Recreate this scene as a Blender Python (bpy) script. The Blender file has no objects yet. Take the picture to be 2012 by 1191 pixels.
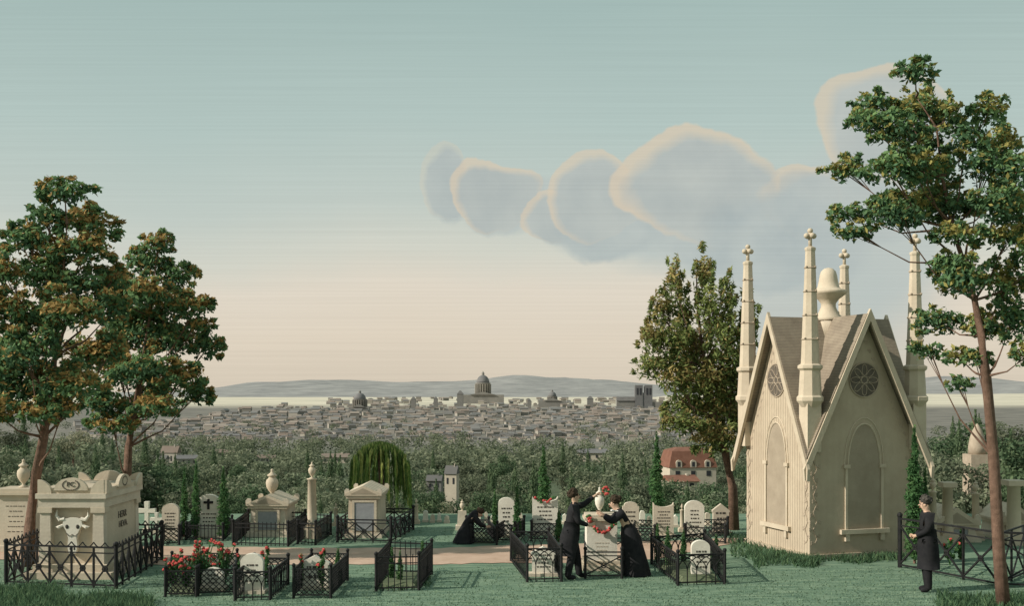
import bpy, math, random
import numpy as np
from mathutils import Matrix, Vector, noise
R=random.Random(7)
PI=math.pi
F=2100.0; HY=770.0; CH=3.66
scene=bpy.context.scene; C=scene.collection
def Yg(py): return F*CH/(py-HY)
def P(px,py):
    Y=Yg(py); return Vector(((px-1006)/F*Y,Y,0))
def PW(px,py,Y): return Vector(((px-1006)/F*Y,Y,CH-(py-HY)/F*Y))
def FR(px,py,rot=0,z=0):
    p=P(px,py); p.z=z
    return Matrix.Translation(p)@Matrix.Rotation(rot,4,'Z')
def K(py): return Yg(py)/F
# ------------------------------------------------ terrain
PROF=[(-50,0),(32,0),(36,-.6),(45,-3.2),(80,-8.5),(140,-15),(300,-28),(600,-38),(1000,-43),(2000,-45),(60000,-45)]
def smooth(a,b,x):
    t=max(0,min(1,(x-a)/(b-a))); return t*t*(3-2*t)
def TZ(x,y):
    z=0
    for (a,za),(b,zb) in zip(PROF,PROF[1:]):
        if a<=y<=b: z=za+(zb-za)*(y-a)/(b-a); break
    if y>34:
        z+=9*math.exp(-((x-58)/20)**2-((y-112)/45)**2)
        z+=11*math.exp(-((x+104)/34)**2-((y-200)/70)**2)
        z+=noise.noise(Vector((x*.02,y*.02,0)))*min(1.5,(y-34)*.02)
    return z
# ------------------------------------------------ materials
def nodes(m): 
    m.use_nodes=True; return m.node_tree.nodes,m.node_tree.links
def mat(name,c1,c2,scale=3.0,rough=.85,bump=.15,lines=0,linedir='Z',lscale=18,detail=6):
    m=bpy.data.materials.new(name); N,L=nodes(m); b=N['Principled BSDF']
    b.inputs['Roughness'].default_value=rough; b.inputs['Specular IOR Level'].default_value=.2
    g=N.new('ShaderNodeNewGeometry')
    n=N.new('ShaderNodeTexNoise'); n.inputs['Scale'].default_value=scale; n.inputs['Detail'].default_value=detail; n.inputs['Roughness'].default_value=.65
    L.new(g.outputs['Position'],n.inputs['Vector'])
    r=N.new('ShaderNodeValToRGB'); r.color_ramp.elements[0].position=.32; r.color_ramp.elements[1].position=.68
    r.color_ramp.elements[0].color=(*c1,1); r.color_ramp.elements[1].color=(*c2,1)
    L.new(n.outputs['Fac'],r.inputs['Fac']); col=r.outputs['Color']
    if lines:
        w=N.new('ShaderNodeTexWave'); w.wave_type='BANDS'; w.bands_direction=linedir; w.inputs['Scale'].default_value=lscale
        w.inputs['Distortion'].default_value=1.2; w.inputs['Detail'].default_value=2
        L.new(g.outputs['Position'],w.inputs['Vector'])
        mr=N.new('ShaderNodeMapRange'); mr.inputs['To Min'].default_value=1-lines; mr.inputs['To Max'].default_value=1
        L.new(w.outputs['Fac'],mr.inputs['Value'])
        mx=N.new('ShaderNodeMix'); mx.data_type='RGBA'; mx.blend_type='MULTIPLY'; mx.inputs['Factor'].default_value=1
        L.new(col,mx.inputs['A']); L.new(mr.outputs['Result'],mx.inputs['B']); col=mx.outputs['Result']
    L.new(col,b.inputs['Base Color'])
    if bump:
        bp=N.new('ShaderNodeBump'); bp.inputs['Strength'].default_value=bump; bp.inputs['Distance'].default_value=.03
        n2=N.new('ShaderNodeTexNoise'); n2.inputs['Scale'].default_value=scale*8; n2.inputs['Detail'].default_value=4
        L.new(g.outputs['Position'],n2.inputs['Vector']); L.new(n2.outputs['Fac'],bp.inputs['Height']); L.new(bp.outputs['Normal'],b.inputs['Normal'])
    return m
M={}
M['stone']=mat('pale_stone',(.53,.45,.35),(.66,.57,.45),3,lines=.2,lscale=12)
M['stone2']=mat('warm_stone',(.52,.43,.32),(.64,.54,.41),2.2,lines=.18,lscale=12)
M['white']=mat('white_marble',(.66,.60,.50),(.78,.72,.61),4,lines=.08,lscale=14)
M['panel']=mat('grey_slab',(.26,.26,.27),(.34,.34,.34),6,lines=.2,lscale=16)
M['chapel']=mat('chapel_stone',(.46,.37,.27),(.55,.455,.335),1.4,lines=.3,linedir='X',lscale=11)
M['relief']=mat('carved_stone',(.34,.27,.20),(.44,.36,.27),4)
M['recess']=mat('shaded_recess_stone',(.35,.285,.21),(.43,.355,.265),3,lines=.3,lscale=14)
M['slate']=mat('roof_boards',(.25,.20,.15),(.36,.295,.22),3,lines=.4,linedir='Z',lscale=9)
M['slate2']=mat('roof_edge',(.50,.41,.30),(.59,.50,.38),3,lines=.15)
M['dark']=mat('dark_carving',(.03,.028,.025),(.06,.055,.045),5)
M['rose_d']=mat('rose_window_stone',(.09,.075,.06),(.15,.125,.10),5)
M['ink']=mat('incised_letters',(.06,.05,.04),(.10,.085,.07),5,bump=0)
M['iron']=mat('wrought_iron',(.010,.010,.011),(.022,.021,.02),8,rough=.6)
M['bark']=mat('bark',(.11,.065,.045),(.23,.14,.10),9,bump=.8)
M['cloth']=mat('black_cloth',(.010,.010,.012),(.022,.021,.022),9)
M['skin']=mat('skin',(.50,.32,.22),(.56,.37,.27),6,rough=.6,bump=0)
M['hair']=mat('dark_hair',(.03,.02,.012),(.06,.04,.025),12)
M['greyhair']=mat('greying_hair',(.04,.035,.03),(.08,.07,.06),12)
M['lace']=mat('white_lace',(.6,.58,.54),(.7,.68,.63),12)
M['red']=mat('rose_petals',(.42,.05,.05),(.62,.12,.10),10)
M['cyp']=mat('green_leaf',(.03,.09,.03),(.08,.17,.06),8)
M['path']=mat('pink_path',(.42,.28,.20),(.56,.40,.30),1.6,lines=.15,linedir='Y',lscale=6)
M['soil']=mat('soil',(.09,.11,.06),(.15,.17,.10),5)
M['hill']=mat('far_hills',(.19,.185,.18),(.34,.325,.305),.0035,bump=0)  # aerial haze put into the grey of the hill colour
M['redroof']=mat('red_tiles',(.19,.085,.055),(.26,.125,.085),1,lines=.3,lscale=3)
M['housewall']=mat('plaster',(.44,.38,.30),(.54,.47,.37),.8)
M['glass']=mat('dark_window',(.03,.03,.035),(.05,.05,.055),1,rough=.3,bump=0)
for i,(a,b) in enumerate([((.25,.23,.195),(.32,.29,.25)),((.18,.17,.155),(.24,.225,.20)),((.33,.30,.25),(.43,.39,.325))]): M['cw%d'%i]=mat('city_wall_%s'%'abc'[i],a,b,.05,bump=0)  # wall colours tinted greyish, aerial haze painted into the base colour
for i,(a,b) in enumerate([((.11,.105,.10),(.16,.15,.14)),((.17,.13,.105),(.22,.175,.145)),((.135,.13,.13),(.19,.185,.18))]): M['cr%d'%i]=mat('city_roof_%s'%'abc'[i],a,b,.05,bump=0)  # roof colours greyed likewise, haze in the colour instead of a volume
def leafmat(name):
    m=bpy.data.materials.new(name); N,L=nodes(m); b=N['Principled BSDF']
    a=N.new('ShaderNodeAttribute'); a.attribute_name='leafcol'
    g=N.new('ShaderNodeNewGeometry'); n=N.new('ShaderNodeTexNoise'); n.inputs['Scale'].default_value=2.5
    L.new(g.outputs['Position'],n.inputs['Vector'])
    mr=N.new('ShaderNodeMapRange'); mr.inputs['To Min'].default_value=.65; mr.inputs['To Max'].default_value=1.35; L.new(n.outputs['Fac'],mr.inputs['Value'])
    mx=N.new('ShaderNodeMix'); mx.data_type='RGBA'; mx.blend_type='MULTIPLY'; mx.inputs['Factor'].default_value=1
    L.new(a.outputs['Color'],mx.inputs['A']); L.new(mr.outputs['Result'],mx.inputs['B']); L.new(mx.outputs['Result'],b.inputs['Base Color'])
    b.inputs['Roughness'].default_value=.75; b.inputs['Specular IOR Level'].default_value=.1
    t=N.new('ShaderNodeBsdfTranslucent'); L.new(mx.outputs['Result'],t.inputs['Color'])
    ms=N.new('ShaderNodeMixShader'); ms.inputs[0].default_value=.38; L.new(b.outputs[0],ms.inputs[1]); L.new(t.outputs[0],ms.inputs[2]); L.new(ms.outputs[0],N['Material Output'].inputs[0])
    return m
M['leaf']=leafmat('leaves')
# ------------------------------------------------ builders
ORG={}
def tag(o,label,cat,group=None,kind=None):
    o['label']=label; o['category']=cat
    if group:o['group']=group
    if kind:o['kind']=kind
    return o
def thing(name,label,cat,loc,group=None):
    o=bpy.data.objects.new(name,None); C.objects.link(o); o.location=loc; o.empty_display_size=.2
    ORG[o.name]=Vector(loc); return tag(o,label,cat,group)
def link(name,me,m,parent=None,smooth_=False):
    o=bpy.data.objects.new(name,me); C.objects.link(o)
    if m: me.materials.append(m)
    if smooth_: me.polygons.foreach_set('use_smooth',[True]*len(me.polygons))
    if parent:
        o.parent=parent; org=ORG[parent.name]; me.transform(Matrix.Translation(-org)); ORG[o.name]=org
    else: ORG[o.name]=Vector((0,0,0))
    return o
class MB:
    def __init__(s,fr=None): s.v=[];s.f=[];s.fr=fr or Matrix.Identity(4);s.pc=[]
    def add(s,vs,fs):
        w=[tuple(s.fr@Vector(v)) for v in vs]; s.pc.append((w,[tuple(f) for f in fs]))
        o=len(s.v); s.v+=w; s.f+=[tuple(i+o for i in f) for f in fs]; return s
    def each(s,name,m,parent=None,smooth_=False):
        for w,f in s.pc:
            me=bpy.data.meshes.new(name); me.from_pydata(w,[],f); me.update(); r=link(name,me,m,parent,smooth_)
        return r
    def box(s,x0,x1,y0,y1,z0,z1):
        return s.add([(x0,y0,z0),(x1,y0,z0),(x1,y1,z0),(x0,y1,z0),(x0,y0,z1),(x1,y0,z1),(x1,y1,z1),(x0,y1,z1)],
            [(0,3,2,1),(4,5,6,7),(0,1,5,4),(1,2,6,5),(2,3,7,6),(3,0,4,7)])
    def taper(s,cx,cy,z0,z1,w0,d0,w1,d1):
        return s.add([(cx-w0,cy-d0,z0),(cx+w0,cy-d0,z0),(cx+w0,cy+d0,z0),(cx-w0,cy+d0,z0),(cx-w1,cy-d1,z1),(cx+w1,cy-d1,z1),(cx+w1,cy+d1,z1),(cx-w1,cy+d1,z1)],
            [(0,3,2,1),(4,5,6,7),(0,1,5,4),(1,2,6,5),(2,3,7,6),(3,0,4,7)])
    def tube(s,pts,rad,n=6,cap=True):
        pts=[Vector(p) for p in pts]
        if not hasattr(rad,'__len__'): rad=[rad]*len(pts)
        vs=[];fs=[]
        for i,p in enumerate(pts):
            d=(pts[min(i+1,len(pts)-1)]-pts[max(i-1,0)])
            if d.length<1e-9: d=Vector((0,0,1))
            d.normalize(); a=Vector((1,0,0))
            if abs(d.z)<.99: a=d.cross(Vector((0,0,1)))
            a.normalize(); b=d.cross(a)
            for k in range(n):
                t=2*PI*(k+.5)/n; vs.append(p+(a*math.cos(t)+b*math.sin(t))*rad[i])
        for i in range(len(pts)-1):
            for k in range(n): fs.append((i*n+k,i*n+(k+1)%n,(i+1)*n+(k+1)%n,(i+1)*n+k))
        if cap: fs.append(tuple(range(n))[::-1]); fs.append(tuple(range((len(pts)-1)*n,len(pts)*n)))
        return s.add(vs,fs)
    def lathe(s,prof,c=(0,0,0),n=16,sx=1,sy=1):
        vs=[];fs=[]
        for r,z in prof:
            for k in range(n): vs.append((c[0]+r*sx*math.cos(2*PI*(k+.5)/n),c[1]+r*sy*math.sin(2*PI*(k+.5)/n),c[2]+z))
        m=len(prof)
        for i in range(m-1):
            for k in range(n): fs.append((i*n+k,i*n+(k+1)%n,(i+1)*n+(k+1)%n,(i+1)*n+k))
        fs.append(tuple(range(n))[::-1]); fs.append(tuple(range((m-1)*n,m*n)))
        return s.add(vs,fs)
    def prism(s,poly,y0,y1):
        n=len(poly)
        vs=[(x,y0,z) for x,z in poly]+[(x,y1,z) for x,z in poly]
        fs=[tuple(range(n)),tuple(range(n,2*n))[::-1]]+[(i,(i+n),(i+1)%n+n,(i+1)%n) for i in range(n)]
        return s.add(vs,fs)
    def prismx(s,poly,x0,x1):
        n=len(poly)
        vs=[(x0,y,z) for y,z in poly]+[(x1,y,z) for y,z in poly]
        fs=[tuple(range(n)),tuple(range(n,2*n))[::-1]]+[(i,(i+n),(i+1)%n+n,(i+1)%n) for i in range(n)]
        return s.add(vs,fs)
    def ball(s,c,r,sc=(1,1,1),n=8):
        prof=[(max(1e-4,math.sin(PI*i/n)),-math.cos(PI*i/n)) for i in range(n+1)]
        vs=[];fs=[];m=n+2
        for q,z in prof:
            for k in range(m): vs.append((c[0]+r*sc[0]*q*math.cos(2*PI*k/m),c[1]+r*sc[1]*q*math.sin(2*PI*k/m),c[2]+r*sc[2]*z))
        for i in range(n):
            for k in range(m): fs.append((i*m+k,i*m+(k+1)%m,(i+1)*m+(k+1)%m,(i+1)*m+k))
        return s.add(vs,fs)
    def ring(s,c,r,w,n=20,plane='xz',y=0):
        pts=[]
        for i in range(n+1):
            t=2*PI*i/n; pts.append((c[0]+r*math.cos(t),y,c[1]+r*math.sin(t)))
        return s.tube(pts,w,5,cap=False)
    def build(s,name,m,parent=None,smooth_=False):
        me=bpy.data.meshes.new(name); me.from_pydata(s.v,[],s.f); me.update()
        return link(name,me,m,parent,smooth_)
def text(txt,size,fr,m,parent,name='inscription'):
    cu=bpy.data.curves.new('t','FONT'); cu.body=txt; cu.size=size; cu.extrude=.006; cu.align_x='CENTER'; cu.align_y='CENTER'
    o=bpy.data.objects.new('t',cu); C.objects.link(o); dg=bpy.context.evaluated_depsgraph_get()
    me=bpy.data.meshes.new_from_object(o.evaluated_get(dg)); bpy.data.objects.remove(o)
    me.transform(fr@Matrix.Rotation(PI/2,4,'X')); me.materials.clear(); me.name=name
    return link(name,me,m,parent)
# leaves ------------------------------------------------
def leafmesh(name,clumps,n,size,cols,seed=0,aspect=.5,up=.35,shell=.45,core=True,tilt=.8,accent=None,hang=False):
    rg=np.random.RandomState(seed); cl=np.array([c[:6] for c in clumps],float)
    w=(cl[:,3]*cl[:,5]); w/=w.sum(); idx=rg.choice(len(cl),n,p=w)
    d=rg.normal(size=(n,3)); d/=np.linalg.norm(d,axis=1)[:,None]
    flip=(rg.rand(n)<up)&(d[:,2]<0); d[flip,2]*=-1
    r=rg.rand(n)**shell; r*=1+.22*np.sin(d[:,0]*7+idx)*np.cos(d[:,2]*6+idx*2)
    p=cl[idx,:3]+d*r[:,None]*cl[idx,3:6]
    nr=d*.6+rg.normal(size=(n,3))*tilt; nr[:,2]+=.35; nr/=np.linalg.norm(nr,axis=1)[:,None]
    if hang:
        nr[:,2]=0; nr/=np.linalg.norm(nr,axis=1)[:,None]; a=np.tile(np.array([0,0,1.0]),(n,1))+rg.normal(size=(n,3))*.15; b=np.cross(nr,a)
    else:
        a=np.cross(nr,rg.normal(size=(n,3))); a/=np.linalg.norm(a,axis=1)[:,None]; b=np.cross(nr,a)
    sz=size*(.6+.8*rg.rand(n))[:,None]
    V=np.stack([p-a*sz,p+b*sz*aspect,p+a*sz,p-b*sz*aspect],1).reshape(-1,3)
    me=bpy.data.meshes.new(name)
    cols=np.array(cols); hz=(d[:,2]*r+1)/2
    ct=rg.rand(len(cl)); tone=np.clip(.15+.5*hz+.35*rg.rand(n)-.1+.25*(ct[idx]-.5),0,1)  # leaves lighten up each clump: sunlit tops and shaded undersides put into the colour
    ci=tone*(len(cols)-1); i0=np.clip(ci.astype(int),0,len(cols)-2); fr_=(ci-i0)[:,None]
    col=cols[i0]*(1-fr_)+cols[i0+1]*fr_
    if accent is not None:
        am=np.clip((ct[idx]>.55)*1.0*(hz>.5)*(rg.rand(n)<.65)+(rg.rand(n)<.12),0,1)[:,None]
        col=col*(1-am)+np.array(accent)*(.6+.6*rg.rand(n)[:,None])*am
    me.vertices.add(4*n); me.vertices.foreach_set('co',V.ravel().astype(np.float32))
    me.loops.add(4*n); me.loops.foreach_set('vertex_index',np.arange(4*n,dtype=np.int32))
    me.polygons.add(n); me.polygons.foreach_set('loop_start',np.arange(0,4*n,4,dtype=np.int32)); 
    me.update(calc_edges=True)
    at=me.attributes.new('leafcol','FLOAT_COLOR','POINT')
    cc=np.ones((n,4,4),np.float32); cc[:,:,:3]=col[:,None,:]; at.data.foreach_set('color',cc.ravel())
    me.validate(); return me
GREEN=[(.045,.085,.055),(.10,.19,.10),(.19,.30,.12),(.34,.41,.16)]  # leaf steps from shaded to sunlit, the light put into the palette
OLIVE=[(.055,.07,.045),(.12,.145,.09),(.22,.245,.155),(.35,.36,.245)]
CYP=[(.03,.08,.035),(.06,.14,.055),(.11,.21,.08),(.18,.28,.11)]
def sc(cols,f): return [tuple(v*f for v in c) for c in cols]
def big_tree(name,label,Y,trunk,tr,clumps,n,seed,cols,accent,spread=1.0,size=.075,aspect=.5,limbw=.035,fat=1.08):
    k=Y/F; rg=random.Random(seed)
    pts=[PW(x,y,Y) for x,y in trunk]; pts[0].z=min(pts[0].z,0)
    t=thing(name,label,'tree',(pts[0].x,Y,0))
    b=MB(); b.tube(pts,tr,9)
    b.build('trunk',M['bark'],t,True)
    cl=[];
    for (x,y,rx,ry) in clumps:
        p=PW(x,y,Y); dy=rg.uniform(-spread,spread); p.y+=dy
        cl.append((p.x,p.y,p.z,rx*k,max(rx,ry)*k*.8,ry*k))
    m=len(pts)
    for c in cl:
        lb=MB(); q=Vector(c[:3]); 
        cand=[i for i in range(1,m) if pts[i].z<q.z-.2] or [1]
        i=cand[-1] if rg.random()<.6 else cand[max(0,len(cand)-2)]
        s=pts[i]; mid=s.lerp(q,.5)+Vector((0,0,-.12*(q-s).length))
        lb.tube([s,s.lerp(mid,.5)+Vector((rg.uniform(-.05,.05),0,0)),mid,q],[limbw,limbw*.75,limbw*.5,limbw*.2],5)
        for j in range(4):
            e=q+Vector((rg.uniform(-1,1)*c[3],rg.uniform(-1,1)*c[4],rg.uniform(-.2,1)*c[5]))
            lb.tube([mid.lerp(q,.5),q.lerp(e,.5),e],[limbw*.35,limbw*.25,.005],4)
        lb.build('limb',M['bark'],t)
    sat=[]
    for c in cl:
        for j in range(10):
            a=rg.uniform(-.8,PI+.8); q=rg.uniform(.85,1.35)
            sat.append((c[0]+math.cos(a)*c[3]*q,c[1]+rg.uniform(-.5,.5)*c[4],c[2]+math.sin(a)*c[5]*q*1.25,c[3]*.27,c[4]*.27,max(c[5]*.32,c[3]*.2)))
    core=[(c[0],c[1],c[2],c[3]*fat,c[4],c[5]*fat*1.12) for c in cl]
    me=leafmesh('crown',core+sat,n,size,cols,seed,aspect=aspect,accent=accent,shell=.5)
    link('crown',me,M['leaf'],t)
    return t
# ------------------------------------------------ world
W=bpy.data.worlds.new("World"); scene.world=W; W.use_nodes=True
N=W.node_tree.nodes; L=W.node_tree.links; N.clear()
SUN=Vector((-.84,-.28,.54)).normalized()
out=N.new('ShaderNodeOutputWorld'); bg=N.new('ShaderNodeBackground'); L.new(bg.outputs[0],out.inputs[0])
tc=N.new('ShaderNodeTexCoord'); sp=N.new('ShaderNodeSeparateXYZ'); L.new(tc.outputs['Generated'],sp.inputs[0])
def mth(op,a,b=None,c=None,clamp=False):
    n=N.new('ShaderNodeMath'); n.operation=op; n.use_clamp=clamp
    for i,v in enumerate((a,b,c)):
        if v is None: continue
        if isinstance(v,(int,float)): n.inputs[i].default_value=v
        else: L.new(v,n.inputs[i])
    return n.outputs[0]
def mixc(f,a,b,blend='MIX'):
    n=N.new('ShaderNodeMix'); n.data_type='RGBA'; n.blend_type=blend
    for s,v in (('Factor',f),('A',a),('B',b)):
        if isinstance(v,(int,float)): n.inputs[s].default_value=v
        elif isinstance(v,tuple): n.inputs[s].default_value=(*v,1)
        else: L.new(v,n.inputs[s])
    return n.outputs['Result']
def lin(r,g,b):
    f=lambda c:((c/255+.055)/1.055)**2.4 if c>10 else c/255/12.92
    return (f(r),f(g),f(b))
yy=mth('MAXIMUM',sp.outputs['Y'],.05)
U=mth('DIVIDE',sp.outputs['X'],yy); V=mth('DIVIDE',sp.outputs['Z'],yy)
nz=N.new('ShaderNodeTexNoise'); nz.inputs['Scale'].default_value=3; nz.inputs['Detail'].default_value=5; L.new(tc.outputs['Generated'],nz.inputs['Vector'])
grad=mth('ADD',sp.outputs['Z'],mth('MULTIPLY',mth('SUBTRACT',nz.outputs['Fac'],.5),.07))
cr=N.new('ShaderNodeValToRGB'); L.new(grad,cr.inputs[0]); e=cr.color_ramp.elements
stops=[(0,(212,200,181)),(.05,(222,210,191)),(.095,(223,214,198)),(.125,(210,211,199)),(.17,(193,203,196)),(.24,(179,197,192)),(.34,(164,186,182)),(.6,(165,187,186))]
e[0].position=0; e[0].color=(*lin(212,200,181),1); e[1].position=.6; e[1].color=(*lin(165,187,186),1)
for p_,c_ in stops[1:-1]:
    q=e.new(p_); q.color=(*lin(*c_),1)
col=cr.outputs['Color']
cv=N.new('ShaderNodeCombineXYZ'); L.new(mth('MULTIPLY',U,3.0),cv.inputs[0]); L.new(mth('MULTIPLY',V,520.0),cv.inputs[1])
st=N.new('ShaderNodeTexNoise'); st.inputs['Scale'].default_value=1.0; st.inputs['Detail'].default_value=2; L.new(cv.outputs[0],st.inputs['Vector'])
streak=mth('MULTIPLY_ADD',st.outputs['Fac'],.14,.93)
def nn_(loc,sc_,det):
    n=N.new('ShaderNodeTexNoise'); n.inputs['Scale'].default_value=sc_; n.inputs['Detail'].default_value=det
    m_=N.new('ShaderNodeMapping'); m_.inputs['Location'].default_value=loc; L.new(tc.outputs['Generated'],m_.inputs[0]); L.new(m_.outputs[0],n.inputs['Vector']); return n.outputs['Fac']
n3=nn_((0,0,0),14,5); n4=nn_((5,3,1),14,5); n5=nn_((2,7,4),22,4)
U2=mth('ADD',U,mth('MULTIPLY',mth('SUBTRACT',n3,.5),.05)); V2=mth('ADD',V,mth('MULTIPLY',mth('SUBTRACT',n4,.5),.045))
def ell(px,py,rx,ry,soft):
    a=mth('DIVIDE',mth('SUBTRACT',U2,(px-1006)/F),rx/F); b=mth('DIVIDE',mth('SUBTRACT',V2,(HY-py)/F),ry/F)
    d=mth('SQRT',mth('ADD',mth('MULTIPLY',a,a),mth('MULTIPLY',b,b)))
    return mth('DIVIDE',mth('SUBTRACT',1.0,d),soft,clamp=True)
body=lin(186,195,191); rim=lin(213,200,178)
body2=mixc(mth('MULTIPLY_ADD',n5,2.2,-.6,clamp=True),lin(170,181,181),lin(187,195,191))
for (px,py,rx,ry,soft,st_) in [(1600,580,300,230,.6,.85),(1380,470,260,90,.4,.8),(1700,450,220,200,.35,.8),(1040,405,160,56,.35,.8),(1240,430,210,95,.3,.9)]:
    col=mixc(mth('MULTIPLY',ell(px,py,rx,ry,soft),st_),col,body)
for (px,py,rx,ry,rs) in [(868,365,58,72,.15),(1735,240,140,110,.8),(1570,390,95,66,.7),(975,380,94,68,.8),(1085,432,54,48,.7),(1180,455,96,62,0),(1170,388,90,94,.75),(1400,440,170,86,0),(1362,368,158,114,.85),(1640,400,170,80,.2),(1520,470,190,106,0)]:
    if rs: col=mixc(mth('MULTIPLY',ell(px,py,rx,ry,.05),.95*rs if rs>.2 else .3),col,rim)
    col=mixc(mth('MULTIPLY',ell(px+rx*.10,py+ry*.12,rx*.97,ry*1.0,.20),.88),col,body2)
sky=N.new('ShaderNodeTexSky'); sky.sky_type='NISHITA'; sky.sun_disc=False
sky.sun_elevation=math.asin(SUN.z); sky.sun_rotation=math.atan2(SUN.x,SUN.y)
nish=mixc(1.0,sky.outputs[0],(.06,.06,.06),'MULTIPLY')
col=mixc(.01,col,nish)
cb=N.new('ShaderNodeCombineColor'); [L.new(streak,cb.inputs[i]) for i in range(3)]
col=mixc(1.0,col,cb.outputs[0],'MULTIPLY')
L.new(col,bg.inputs[0]); bg.inputs[1].default_value=1.0
sl=bpy.data.lights.new('sun','SUN'); sl.energy=5.0; sl.angle=math.radians(.6); sl.color=(1,.94,.84)
so=bpy.data.objects.new('sun',sl); C.objects.link(so); so.rotation_euler=SUN.to_track_quat('Z','Y').to_euler()
# ------------------------------------------------ ground
def gmat():
    m=bpy.data.materials.new('ground'); N_,L_=nodes(m); b=N_['Principled BSDF']; b.inputs['Roughness'].default_value=.95; b.inputs['Specular IOR Level'].default_value=.1
    g=N_.new('ShaderNodeNewGeometry'); s=N_.new('ShaderNodeSeparateXYZ'); L_.new(g.outputs['Position'],s.inputs[0])
    def noi(sc,det=5,vec=None):
        n=N_.new('ShaderNodeTexNoise'); n.inputs['Scale'].default_value=sc; n.inputs['Detail'].default_value=det; L_.new(vec or g.outputs['Position'],n.inputs['Vector']); return n.outputs['Fac']
    def ramp(f,st):
        r=N_.new('ShaderNodeValToRGB'); el=r.color_ramp.elements; L_.new(f,r.inputs[0])
        el[0].position,el[1].position=st[0][0],st[-1][0]; el[0].color=(*st[0][1],1); el[1].color=(*st[-1][1],1)
        for p_,c_ in st[1:-1]: q=el.new(p_); q.color=(*c_,1)
        return r.outputs[0]
    mp_=N_.new('ShaderNodeMapping'); mp_.inputs['Scale'].default_value=(1,7,1); L_.new(g.outputs['Position'],mp_.inputs[0])
    lawn=ramp(noi(1.3,8,mp_.outputs[0]),[(.3,(.09,.15,.105)),(.5,(.15,.22,.15)),(.7,(.24,.31,.21))])
    slope=ramp(noi(.2),[(.3,(.06,.075,.045)),(.7,(.11,.135,.08))])
    town=ramp(noi(.02),[(.3,(.12,.115,.10)),(.7,(.23,.21,.18))])
    mp2=N_.new('ShaderNodeMapping'); mp2.inputs['Scale'].default_value=(.0006,.0014,.001); L_.new(g.outputs['Position'],mp2.inputs[0])
    plain=ramp(noi(3,6,mp2.outputs[0]),[(.35,(.42,.39,.31)),(.5,(.56,.50,.39)),(.65,(.66,.59,.47))])
    def mix(f,a,b_):
        n=N_.new('ShaderNodeMix'); n.data_type='RGBA'; L_.new(f,n.inputs['Factor']); L_.new(a,n.inputs['A']); L_.new(b_,n.inputs['B']); return n.outputs['Result']
    def step(a,b_):
        n=N_.new('ShaderNodeMapRange'); n.inputs['From Min'].default_value=a; n.inputs['From Max'].default_value=b_; L_.new(s.outputs['Y'],n.inputs['Value']); return n.outputs[0]
    c=mix(step(32,38),lawn,slope); c=mix(step(650,950),c,town); c=mix(step(3000,4200),c,plain)
    L_.new(c,b.inputs['Base Color'])
    bp=N_.new('ShaderNodeBump'); bp.inputs['Distance'].default_value=.04; bp.inputs['Strength'].default_value=.5; L_.new(noi(9,6,mp_.outputs[0]),bp.inputs['Height']); L_.new(bp.outputs[0],b.inputs['Normal'])
    return m
ys=[-20,-8]+[i for i in range(0,34,2)]+[33,34,35,36,38,40,43,46]
y=50
while y<26000: ys.append(y); y*=1.07
us=[-1.5+3*i/110 for i in range(111)]
vs=[];fs=[]
for y in ys:
    for u in us:
        x=u*(max(y,0)+30); vs.append((x,y,TZ(x,y)))
n=len(us)
for j in range(len(ys)-1):
    for i in range(n-1): fs.append((j*n+i,j*n+i+1,(j+1)*n+i+1,(j+1)*n+i))
me=bpy.data.meshes.new('ground'); me.from_pydata(vs,[],fs); o=link('ground',me,gmat(),None,True); o['kind']='structure'
up=[(-60,1078),(200,1076),(320,1075),(600,1078),(850,1079),(1000,1073),(1120,1070),(1290,1066),(1450,1058)]
dn=[(-60,1100),(200,1104),(320,1112),(600,1111),(850,1110),(1000,1108),(1120,1107),(1290,1100),(1450,1068)]
vs=[];fs=[]
def interp(t,a):
    for (x0,y0),(x1,y1) in zip(a,a[1:]):
        if x0<=t<=x1: return y0+(y1-y0)*(t-x0)/(x1-x0)
for i in range(76):
    t=min(1450,-60+i*1510/75); a=P(t,interp(t,up)+R.uniform(-1,1)); b=P(t,interp(t,dn)+R.uniform(-1.5,1.5)); a.z=b.z=.010; vs+=[a,b]
    if i: fs.append((2*i-2,2*i-1,2*i+1,2*i))
me=bpy.data.meshes.new('path'); me.from_pydata(vs,[],fs); o=link('path',me,M['path']); o['kind']='structure'
def ridge(name,Y,prof,depth,m,seed):
    vs=[];fs=[];nx=260;ny=9; x0,x1=prof[0][0],prof[-1][0]
    for j in range(ny):
        t=j/(ny-1)
        for i in range(nx):
            px=x0+(x1-x0)*i/(nx-1)
            for (a,ya),(b,yb) in zip(prof,prof[1:]):
                if a<=px<=b: py=ya+(yb-ya)*smooth(a,b,px); break
            top=PW(px,py,Y); x=top.x; yy_=Y-depth*(1-t)
            h=(top.z+45)*(math.sin(t*PI/2)**1.2); nn=noise.fractal(Vector((x*.0012,yy_*.0012,seed)),1,2,5)
            vs.append((x,yy_,-46+h*(1+.16*nn*(1 if t>.1 else 0))))
    for j in range(ny-1):
        for i in range(nx-1): fs.append((j*nx+i,j*nx+i+1,(j+1)*nx+i+1,(j+1)*nx+i))
    me=bpy.data.meshes.new(name); me.from_pydata(vs,[],fs); o=link(name,me,m,None,True); o['kind']='structure'
ridge('hills',14000,[(-1500,765),(-300,762),(200,776),(380,768),(440,765),(560,751),(640,748),(740,750),(850,752),(930,747),(1015,737),(1090,742),(1180,748),(1300,758),(1450,764),(1700,756),(1830,742),(1880,744),(1960,765),(2300,755),(3500,760)],4500,M['hill'],3)
ridge('hills',9000,[(-1500,776),(300,790),(400,782),(560,781),(640,787),(720,792),(1200,788),(1350,776),(1800,774),(3500,770)],2000,mat('near_hills',(.46,.41,.32),(.64,.57,.45),.004,bump=0),8)
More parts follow.
